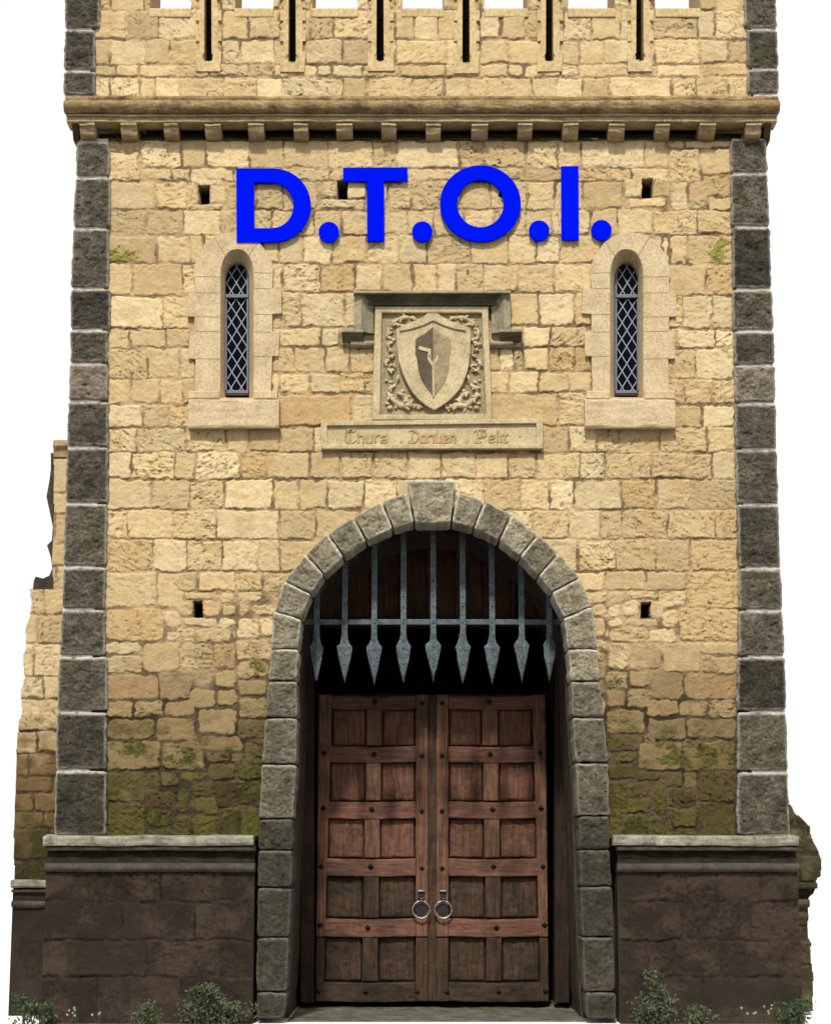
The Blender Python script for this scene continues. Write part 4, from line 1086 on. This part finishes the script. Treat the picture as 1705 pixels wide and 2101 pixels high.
# hood mould: top, two arms, two stops
hood = None
zz = zat
pr = [(0.02, zz(595, 0)), (-0.20, zz(597.5, -.2)), (-0.225, zz(598.5, -.22)), (-0.225, zz(601, -.22)), (-0.19, zz(602, -.19)), (0.02, zz(602, -.1))]
hd = sweep('hood_mould', pr, at(725, 600, -.2).x, at(1048, 600, -.2).x, M['hood'], CA, 0.02, 0.004, 52)
pr = [(0.02, zz(601, -.1)), (-0.17, zz(602, -.17)), (-0.12, zz(606, -.12)), (-0.085, zz(613, -.085)), (-0.07, zz(621, -.07)), (-0.085, zz(622, -.08)), (-0.085, zz(626, -.08)), (-0.05, zz(628, -.05)), (-0.045, zz(634, -.045)), (0.02, zz(634, 0))]
sweep('hood_cove', pr, at(748, 612, -.12).x, at(1027, 612, -.12).x, M['hood_shade'], hd, 0.02, 0.004, 53)
for sgn, a0, a1, b0, b1 in ((1, 727, 742, 755, 767), (-1, 1033, 1047, 1008, 1020)):
    bm = bmesh.new()      # arm: a lit outer face and a deep cove on its inner side
    xo, xi = at(a0, 640, -.15).x, at(b1 if sgn > 0 else b0, 640, -.05).x
    if sgn < 0: xo = at(a1, 640, -.15).x
    xm = at(a1 if sgn > 0 else a0, 640, -.15).x
    zt_, zb_ = zz(601.5, -.15), zz(679, -.15)
    prof = [(xo, 0.02), (xo, -0.15), (xm, -0.17), (xm + sgn * .025, -0.13), (xm + sgn * .06, -0.085), (xi - sgn * .03, -0.06), (xi, -0.055), (xi, 0.02)]
    lo_, hi_ = [bm.verts.new((x, y, zb_)) for x, y in prof], [bm.verts.new((x, y, zt_)) for x, y in prof]
    for k in range(len(prof)): bm.faces.new((lo_[k], lo_[(k + 1) % len(prof)], hi_[(k + 1) % len(prof)], hi_[k]))
    bm.faces.new(lo_); bm.faces.new(hi_[::-1])
    bmesh.ops.bevel(bm, geom=[e for e in bm.edges], offset=0.004, segments=2, affect='EDGES')
    from_bm('hood_arm', bm, M['hood'], hd)
for s0, s1, i0_, i1_ in ((701, 745, 720, 768), (1024, 1071, 1006, 1052)):
    st_ = sweep('hood_stop', [(0.02, zz(674, 0)), (-0.15, zz(675.5, -.15)), (-0.175, zz(678, -.17)), (-0.175, zz(681, -.17)), (-0.15, zz(683, -.15)), (0.02, zz(684, -.1))],
          at(s0, 690, -.1).x, at(s1, 690, -.1).x, M['hood'], hd, 0.02, 0.005, 57)
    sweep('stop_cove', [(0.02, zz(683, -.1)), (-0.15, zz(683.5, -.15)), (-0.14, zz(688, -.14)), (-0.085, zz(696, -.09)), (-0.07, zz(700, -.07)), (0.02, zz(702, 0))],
          at(s0 + 1, 690, -.1).x, at(s1 - 1, 690, -.1).x, M['hood_shade'], st_, 0.02, 0.006, 58)
    sweep('stop_foot', [(0.02, zz(699, 0)), (-0.075, zz(700, -.07)), (-0.09, zz(703, -.09)), (-0.085, zz(707, -.08)), (-0.04, zz(713, -.04)), (0.02, zz(715, 0))],
          at(i0_, 705, -.06).x, at(i1_, 705, -.06).x, M['hood'], st_, 0.02, 0.006, 59)

# ------------------------------------------------------------------ inscription
IP = thing('inscription_plaque', 'long cream stone tablet with blackletter words below the shield', 'plaque', at(886, 925))
PO = [(660, 924.5), (1113, 923.5), (1112.5, 862), (659, 868)]
PI = [(673, 915), (1100, 914), (1099, 872), (672, 877)]
prism_obj('slab', [pxq(PO, 0)], -0.05, 0.03, M['carve'], IP)
prism_obj('rim', [pxq(PO, 0), pxq(PI, 0)], -0.09, -0.04, M['carve'], IP, 0.008)
G = {'i': (.3, [[(0, 1), (0, 0)], [(-.08, .92), (.08, 1.02)]]), 'n': (.82, [[(0, 1), (0, 0)], [(0, .9), (.5, 1), (.5, 0)]]), 'u': (.82, [[(0, 1), (0, .1), (.5, 0)], [(.5, 1), (.5, 0)]]),
     'r': (.6, [[(0, 1), (0, 0)], [(0, .88), (.35, 1)]]), 'a': (.82, [[(0.05, .9), (.5, 1), (.5, 0)], [(.5, .55), (0, .45), (0, .1), (.5, .05)]]),
     'e': (.72, [[(0, .95), (0, .08), (.42, .06)], [(0, .95), (.42, .92), (.42, .55), (0, .45)]]), 'h': (.82, [[(0, 1.55), (0, 0)], [(0, .9), (.5, 1), (.5, 0)]]),
     'l': (.34, [[(0, 1.55), (0, 0)]]), 't': (.5, [[(0, 1.35), (0, .05), (.25, 0)], [(-.18, 1), (.28, 1)]]), 'o': (.78, [[(0, .9), (0, .1), (.48, 0)], [(0, .95), (.48, 1), (.48, .05)]]),
     'C': (1.25, [[(.9, 1.5), (.4, 1.62), (.05, 1.2), (0, .6), (.2, .1), (.7, 0), (.95, .2)], [(.42, 1.3), (.42, .25)], [(.1, 1.75), (.6, 1.6), (1, 1.7)]]),
     'D': (1.25, [[(0, 1.6), (.5, 1.72), (.95, 1.3), (.95, .5), (.7, .1), (.2, 0), (-.05, .2)], [(.35, 1.4), (.25, .2)], [(0, .12), (.5, .12)]]),
     'P': (1.2, [[(.1, 1.6), (.1, -.1)], [(-.15, 1.5), (.3, 1.68), (.8, 1.55), (.85, .8), (.1, .6)], [(.48, 1.55), (.48, .75)], [(-.1, 0), (.35, 0)]]),
     ',': (.3, [[(0, .25), (0, 0), (-.1, -.25)]]), '.': (.3, [[(0, .35), (.02, .25)]])}
def script(word, x0, x1, base, hx, mid=None):
    bm = bmesh.new()
    tot = sum(G[c][0] for c in word); s = (x1 - x0) / max(tot, 0.5); x = x0
    nib = (0.085 * hx * 1.6, 0.075 * hx * 1.6)
    for c in word:
        wd, strokes = G[c]
        for st in strokes:
            for (ax, ay), (bx, by) in zip(st, st[1:]):
                A, B = (x + (ax + .1) * s, base - ay * hx), (x + (bx + .1) * s, base - by * hx)
                q = [(A[0] - nib[0], A[1] + nib[1]), (A[0] + nib[0], A[1] - nib[1]), (B[0] + nib[0], B[1] - nib[1]), (B[0] - nib[0], B[1] + nib[1])]
                ar = sum(q[i][0] * q[(i + 1) % 4][1] - q[(i + 1) % 4][0] * q[i][1] for i in range(4))
                if abs(ar) < 2:
                    q = [(A[0] - nib[0], A[1] + nib[1]), (A[0] + nib[0], A[1] + nib[1]), (B[0] + nib[0], B[1] - nib[1]), (B[0] - nib[0], B[1] - nib[1])]
                add_prism(bm, [pxq(q, -.05)], -0.06 - 0.0004 * (len(bm.verts) % 7), -0.045)
        x += wd * s
    from_bm('lettering', bm, M['script'], IP)
script('Chura', 707, 798, 909, 15.5); script(',', 822, 826, 909, 16); script('Doriuen', 838, 938, 909, 15.5)
script(',', 957, 961, 908, 16); script('Pelit', 975, 1044, 908, 15.5); script('.', 1066, 1070, 900, 17)

# ------------------------------------------------------------------ wall stubs at the sides
YA = 1.0
def annex_colour(PX, PY, sid, cx, cy, big, fine, seed):
    u = _h(sid + 5, sid * 0 + 3, seed); v = _h(sid + 9, sid * 0 + 8, seed)
    c = SAND[np.minimum((u * 6).astype(int), 5)] * (0.82 + 0.2 * v)[..., None]
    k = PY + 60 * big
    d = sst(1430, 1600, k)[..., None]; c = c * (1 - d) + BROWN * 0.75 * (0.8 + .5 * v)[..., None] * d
    o = sst(1620, 1760, k)[..., None]; c = c * (1 - o) + OLIVE[np.minimum((v * 4).astype(int), 3)] * 0.8 * o  # brown and olive stone, darkened downward for the shade low down
    return c
BT = thing('buttress', 'narrow stepped sandstone buttress with torn left edge beside the tower', 'buttress', (at(85, 2060, YA).x, YA, 0))
ST_A = []
for y0, y1, xs in [(940, 1011, [60, 106, 160]), (1011, 1053, [60, 108, 160]), (1053, 1115, [60, 112, 160]), (1115, 1163, [60, 100, 160]), (1163, 1209, [60, 118, 160]),
                   (1209, 1260, [20, 92, 160]), (1260, 1322, [20, 76, 160]), (1322, 1388, [10, 70, 160]), (1388, 1433, [10, 90, 160]), (1433, 1500, [10, 160]), (1500, 1545, [10, 75, 160]),
                   (1545, 1592, [5, 60, 160]), (1592, 1625, [5, 110, 160]), (1625, 1665, [5, 70, 160]), (1665, 1700, [5, 90, 160]), (1700, 1765, [5, 100, 160]), (1765, 1800, [5, 60, 160])]:
    ST_A += row(y0, y1, xs)
top_poly = [(30, 1830), (30, 1600), (33, 1560), (31, 1540), (37, 1515), (40, 1480), (47, 1462), (43, 1420), (51, 1392), (48, 1350), (55, 1325), (53, 1292), (61, 1268), (66, 1240), (62, 1209), (111, 1208), (108, 1150), (109, 1100), (111, 1040), (112, 940), (170, 940), (170, 1830)]
masonry('wall_face', at(26, 1800, YA).x, at(165, 1500, YA).x, zat(1806, YA), zat(938, YA), YA, ST_A, annex_colour, BT, 0.011, top=top_poly, seed=23, gap=1.1, corner=3)
bm = bmesh.new()
add_prism(bm, [pxq([(31, 1806), (35, 1560), (33, 1540), (39, 1515), (42, 1480), (49, 1462), (45, 1420), (53, 1392), (50, 1350), (57, 1325), (55, 1292), (63, 1268), (68, 1240), (64, 1211), (175, 1211), (175, 1806)], YA)], YA + 0.03, YA + 2.2)
add_prism(bm, [pxq([(66, 1216), (69, 1190), (73, 1182), (88, 1186), (101, 1180), (107, 1165), (104, 1142), (96, 1118), (106, 1108), (108, 1080), (103, 1055), (95, 1018), (101, 985), (104, 960), (104, 928), (175, 928), (175, 1216)], YA)], YA + 0.035, YA + 2.1)
from_bm('wall_core', bm, M['passage'], BT)  # dark core shows past the face, painted as its shaded side
sweep('cap_stone', [(YA + 0.3, zat(903, YA)), (YA - 0.02, zat(904, YA)), (YA - 0.08, zat(910, YA)), (YA - 0.08, zat(918, YA)), (YA - 0.03, zat(924, YA)), (YA - 0.02, zat(938, YA)), (YA + .3, zat(938, YA))],
      at(112, 915, YA).x, at(170, 915, YA).x, M['corbel'], BT, 0.015, 0.012, 81)
bm = bmesh.new(); add_box(bm, at(27, 1900, YA).x, at(130, 1900, YA).x, YA - 0.06, YA + 2.0, -0.05, zat(1806, YA)); from_bm('base', bm, M['base_dark'], BT)
sweep('ledge', [(YA + .3, zat(1804, YA)), (YA - 0.13, zat(1806, YA - .1)), (YA - 0.15, zat(1809, YA - .1)), (YA - .15, zat(1818, YA - .1)), (YA - .12, zat(1821, YA - .1)), (YA + .3, zat(1821, YA))],
      at(28, 1812, YA).x, at(120, 1812, YA).x, M['ledge'], BT, 0.015, 0.014, 83)
sweep('moulding', [(YA + .3, zat(1848, YA)), (YA - 0.09, zat(1849, YA - .1)), (YA - 0.12, zat(1853, YA - .1)), (YA - .12, zat(1857, YA - .1)), (YA - .09, zat(1862, YA - .1)), (YA + .3, zat(1863, YA))],
      at(28, 1855, YA).x, at(120, 1855, YA).x, M['moulding'], BT, 0.015, 0.008, 84)
sweep('moulding', [(YA + .3, zat(1824, YA)), (YA - 0.1, zat(1825, YA - .1)), (YA - 0.11, zat(1828, YA - .1)), (YA - .1, zat(1831, YA - .1)), (YA + .3, zat(1832, YA))],
      at(28, 1828, YA).x, at(120, 1828, YA).x, M['moulding'], BT, 0.015, 0.006, 85)

RW = thing('ruined_wall', 'low broken stub of dark mossy wall right of the tower', 'wall', (at(1640, 2060, YA).x, YA, 0))
ragged = [(1600, 1640), (1622, 1652), (1630, 1668), (1640, 1676), (1648, 1684), (1660, 1694), (1663, 1712), (1668, 1728), (1678, 1745), (1684, 1764), (1684, 1798), (1675, 1802), (1672, 1826),
          (1668, 1834), (1659, 1842), (1657, 1862), (1657, 1922), (1663, 1934), (1663, 1970), (1668, 2000), (1666, 2075), (1600, 2075)]
mossy = stone_mat('mossy_rubble', (0.025, 0.022, 0.011), (0.045, 0.04, 0.02), (0.08, 0.068, 0.038), 6, 0.9, moss=(0.05, 0.05, 0.016), moss_at=(0.5, 0.65), dist=0.02)
ST_R = row(1630, 1690, [1590, 1630, 1690]) + row(1690, 1750, [1590, 1655, 1720]) + row(1750, 1812, [1590, 1640, 1720]) + row(1812, 1900, [1590, 1720]) + row(1900, 1980, [1590, 1640, 1720]) + row(1980, 2090, [1590, 1720])
def ruin_colour(PX, PY, sid, cx, cy, big, fine, seed):
    t = sst(-.4, .5, big)[..., None]
    c = np.array((0.032, 0.029, 0.014)) * (1 - t) + np.array((0.065, 0.055, 0.028)) * t
    m = sst(0.0, 0.6, fbm(PX / 20, PY / 18, 3, 4))[..., None] * (PY < 1720)[..., None]
    return c * (1 - m) + np.array((0.11, 0.10, 0.05)) * m
masonry('wall_face', at(1600, 2000, YA).x, at(1690, 1700, YA).x, -0.02, zat(1640, YA), YA, ST_R, ruin_colour, RW, 0.011, top=ragged, seed=29, mortar=(0.025, 0.02, 0.012), gap=1, rough=0.016)
prism_obj('wall_core', [pxq([(x - (2.5 if x > 1605 else 0), y + 2) for x, y in ragged], YA)], YA + 0.03, YA + 0.8, mossy, RW, 0.02)
sweep('ledge', [(YA + .1, zat(1810, YA)), (YA - .10, zat(1811, YA)), (YA - .12, zat(1814, YA)), (YA - .12, zat(1821, YA)), (YA - .1, zat(1824, YA)), (YA + .1, zat(1825, YA))], at(1620, 1815, YA).x, at(1672, 1815, YA).x, mossy, RW, 0.015, 0.012, 87)
sweep('moulding', [(YA + .1, zat(1845, YA)), (YA - .06, zat(1846, YA)), (YA - .08, zat(1851, YA)), (YA - .08, zat(1856, YA)), (YA - .05, zat(1862, YA)), (YA + .1, zat(1863, YA))], at(1620, 1855, YA).x, at(1658, 1855, YA).x, M['moulding'], RW, 0.015, 0.008, 88)

# ------------------------------------------------------------------ plants
def leaf_mat(name, a, b):
    m, nt, bs = _nodes(name)
    gi = nt.nodes.new('ShaderNodeNewGeometry')
    r = _ramp(nt, gi.outputs['Random Per Island'], [(0.0, a), (0.6, tuple((x + y) / 2 for x, y in zip(a, b))), (1.0, b)])
    nt.links.new(r.outputs['Color'], bs.inputs['Base Color']); bs.inputs['Roughness'].default_value = 0.6
    bs.inputs['Specular IOR Level'].default_value = 0.25
    return m
LM = {'grey': leaf_mat('grey_green_leaf', (0.018, 0.027, 0.011), (0.10, 0.118, 0.058)), 'green': leaf_mat('fresh_leaf', (0.013, 0.026, 0.009), (0.052, 0.09, 0.03))}
TW = plain_mat('twig', (0.06, 0.045, 0.025), 0.9)
def shrub(name, label, x, spread, height, nstem, nleaf, mat, seed, tops=None, size=0.017, group='shrubs along the foot of the wall', y=-0.42):
    rr = random.Random(seed); base = at(x, 2086, y); base.z = 0
    root = thing(name, label, 'shrub', base, group)
    tw, lf = bmesh.new(), bmesh.new()
    for s in range(nstem):
        u = (s + 0.5) / nstem * 2 - 1 + rr.uniform(-.15, .15)
        ht = height * (tops(u) if tops else (1 - 0.6 * u * u)) * rr.uniform(0.6, 1.05)
        p0 = base + Vector((u * spread * 0.55, rr.uniform(-.1, .1), -0.02))
        p3 = base + Vector((u * spread + rr.uniform(-.06, .06), rr.uniform(-.16, .18), ht))
        pts = [p0 + (p3 - p0) * t + Vector((rr.uniform(-.02, .02), rr.uniform(-.02, .02), 0.06 * math.sin(t * 3))) for t in np.linspace(0, 1, 6)]
        pts[0] = p0
        add_tube(tw, pts, [0.009, 0.008, 0.006, 0.005, 0.004, 0.0025], 5)
        for k in range(nleaf):
            t = rr.uniform(0.05, 1.0) ** 0.8
            i = min(int(t * 5), 4); p = pts[i].lerp(pts[i + 1], t * 5 - i)
            wide = 0.07 * (1.1 - 0.6 * t)
            p = p + Vector((rr.gauss(0, wide), rr.gauss(0, wide), rr.gauss(0, wide * 0.7)))
            if p.z < 0.01: p.z = 0.01 + rr.random() * 0.03
            sz = size * rr.choice((0.6, 0.8, 1.0, 1.2, 1.6)) * rr.uniform(0.8, 1.2)
            nrm = Vector((rr.gauss(0, .7), rr.gauss(-.5, .6), rr.gauss(.6, .5))).normalized()
            a = nrm.orthogonal().normalized(); a.rotate(Matrix.Rotation(rr.uniform(0, 6.28), 3, nrm)); b = nrm.cross(a)
            q = [p - a * sz, p - a * sz * .2 + b * sz * .55 + nrm * sz * .15, p + a * sz, p - a * sz * .2 - b * sz * .55 + nrm * sz * .15]
            lf.faces.new([lf.verts.new(v) for v in q])
    me = bpy.data.meshes.new('twigs'); tw.to_mesh(me); tw.free(); link('twigs', me, TW, root)
    me = bpy.data.meshes.new('leaves'); lf.to_mesh(me); lf.free(); link('leaves', me, mat, root)
    return root
pk = lambda u: 0.45 + 0.75 * math.exp(-((u + 0.45) / 0.42) ** 2) * (0.75 + 0.25 * math.cos(u * 9))
shrub('shrub', 'biggest bush, grey green, left of the gateway against the dark base', 443, 0.35, 0.52, 13, 170, LM['grey'], 3, pk)
shrub('shrub', 'upright grey green bush right of the gateway against the dark base', 1343, 0.2, 0.54, 9, 180, LM['grey'], 5, lambda u: 0.75 + 0.35 * math.cos(u * 5))
shrub('shrub', 'low grey green tuft between big left bush and tower corner', 305, 0.13, 0.2, 6, 90, LM['grey'], 8)
shrub('shrub', 'low grey green tuft right of upright bush by the gate', 1432, 0.13, 0.2, 6, 90, LM['grey'], 9)
shrub('shrub', 'small green bush at foot of the stepped buttress', 70, 0.2, 0.28, 8, 90, LM['green'], 11, lambda u: 1.0 - 0.3 * u)
shrub('shrub', 'small green bush at right corner of the tower base', 1632, 0.15, 0.28, 7, 90, LM['green'], 12, lambda u: 0.8 + 0.3 * u)
def flowers(x, n, label, seed):
    rr = random.Random(seed); base = at(x, 2086, -0.3); base.z = 0
    root = thing('wildflower', label, 'flowers', base, 'wildflowers along the foot of the wall')
    for k in range(n):
        st, pt = bmesh.new(), bmesh.new()
        p0 = base + Vector((rr.uniform(-.16, .16), rr.uniform(-.06, .1), -0.01)); tip = p0 + Vector((rr.uniform(-.05, .05), -0.02, rr.uniform(.10, .22)))
        add_tube(st, [p0, p0.lerp(tip, .5) + Vector((.01, 0, 0)), tip], [.003, .0025, .002], 5)
        c0 = pt.verts.new(tip)
        for j in range(6):
            a = j * math.pi / 3 + rr.random() * .4; d = Vector((math.cos(a), -0.25, math.sin(a))).normalized() * rr.uniform(.010, .017)
            sd_ = Vector((-math.sin(a), 0, math.cos(a))) * 0.006
            pt.faces.new([c0] + [pt.verts.new(v) for v in (tip + d * .6 + sd_, tip + d, tip + d * .6 - sd_)])
        me = bpy.data.meshes.new('stem'); st.to_mesh(me); st.free(); so_ = link('flower_stem', me, LM['green'], root)
        me = bpy.data.meshes.new('petals'); pt.to_mesh(me); pt.free(); link('petals', me, M['petal'], so_)
flowers(175, 9, 'few pale wildflowers at the foot of the left dark base', 4)
flowers(1560, 9, 'few pale wildflowers at the foot of the right dark base', 6)
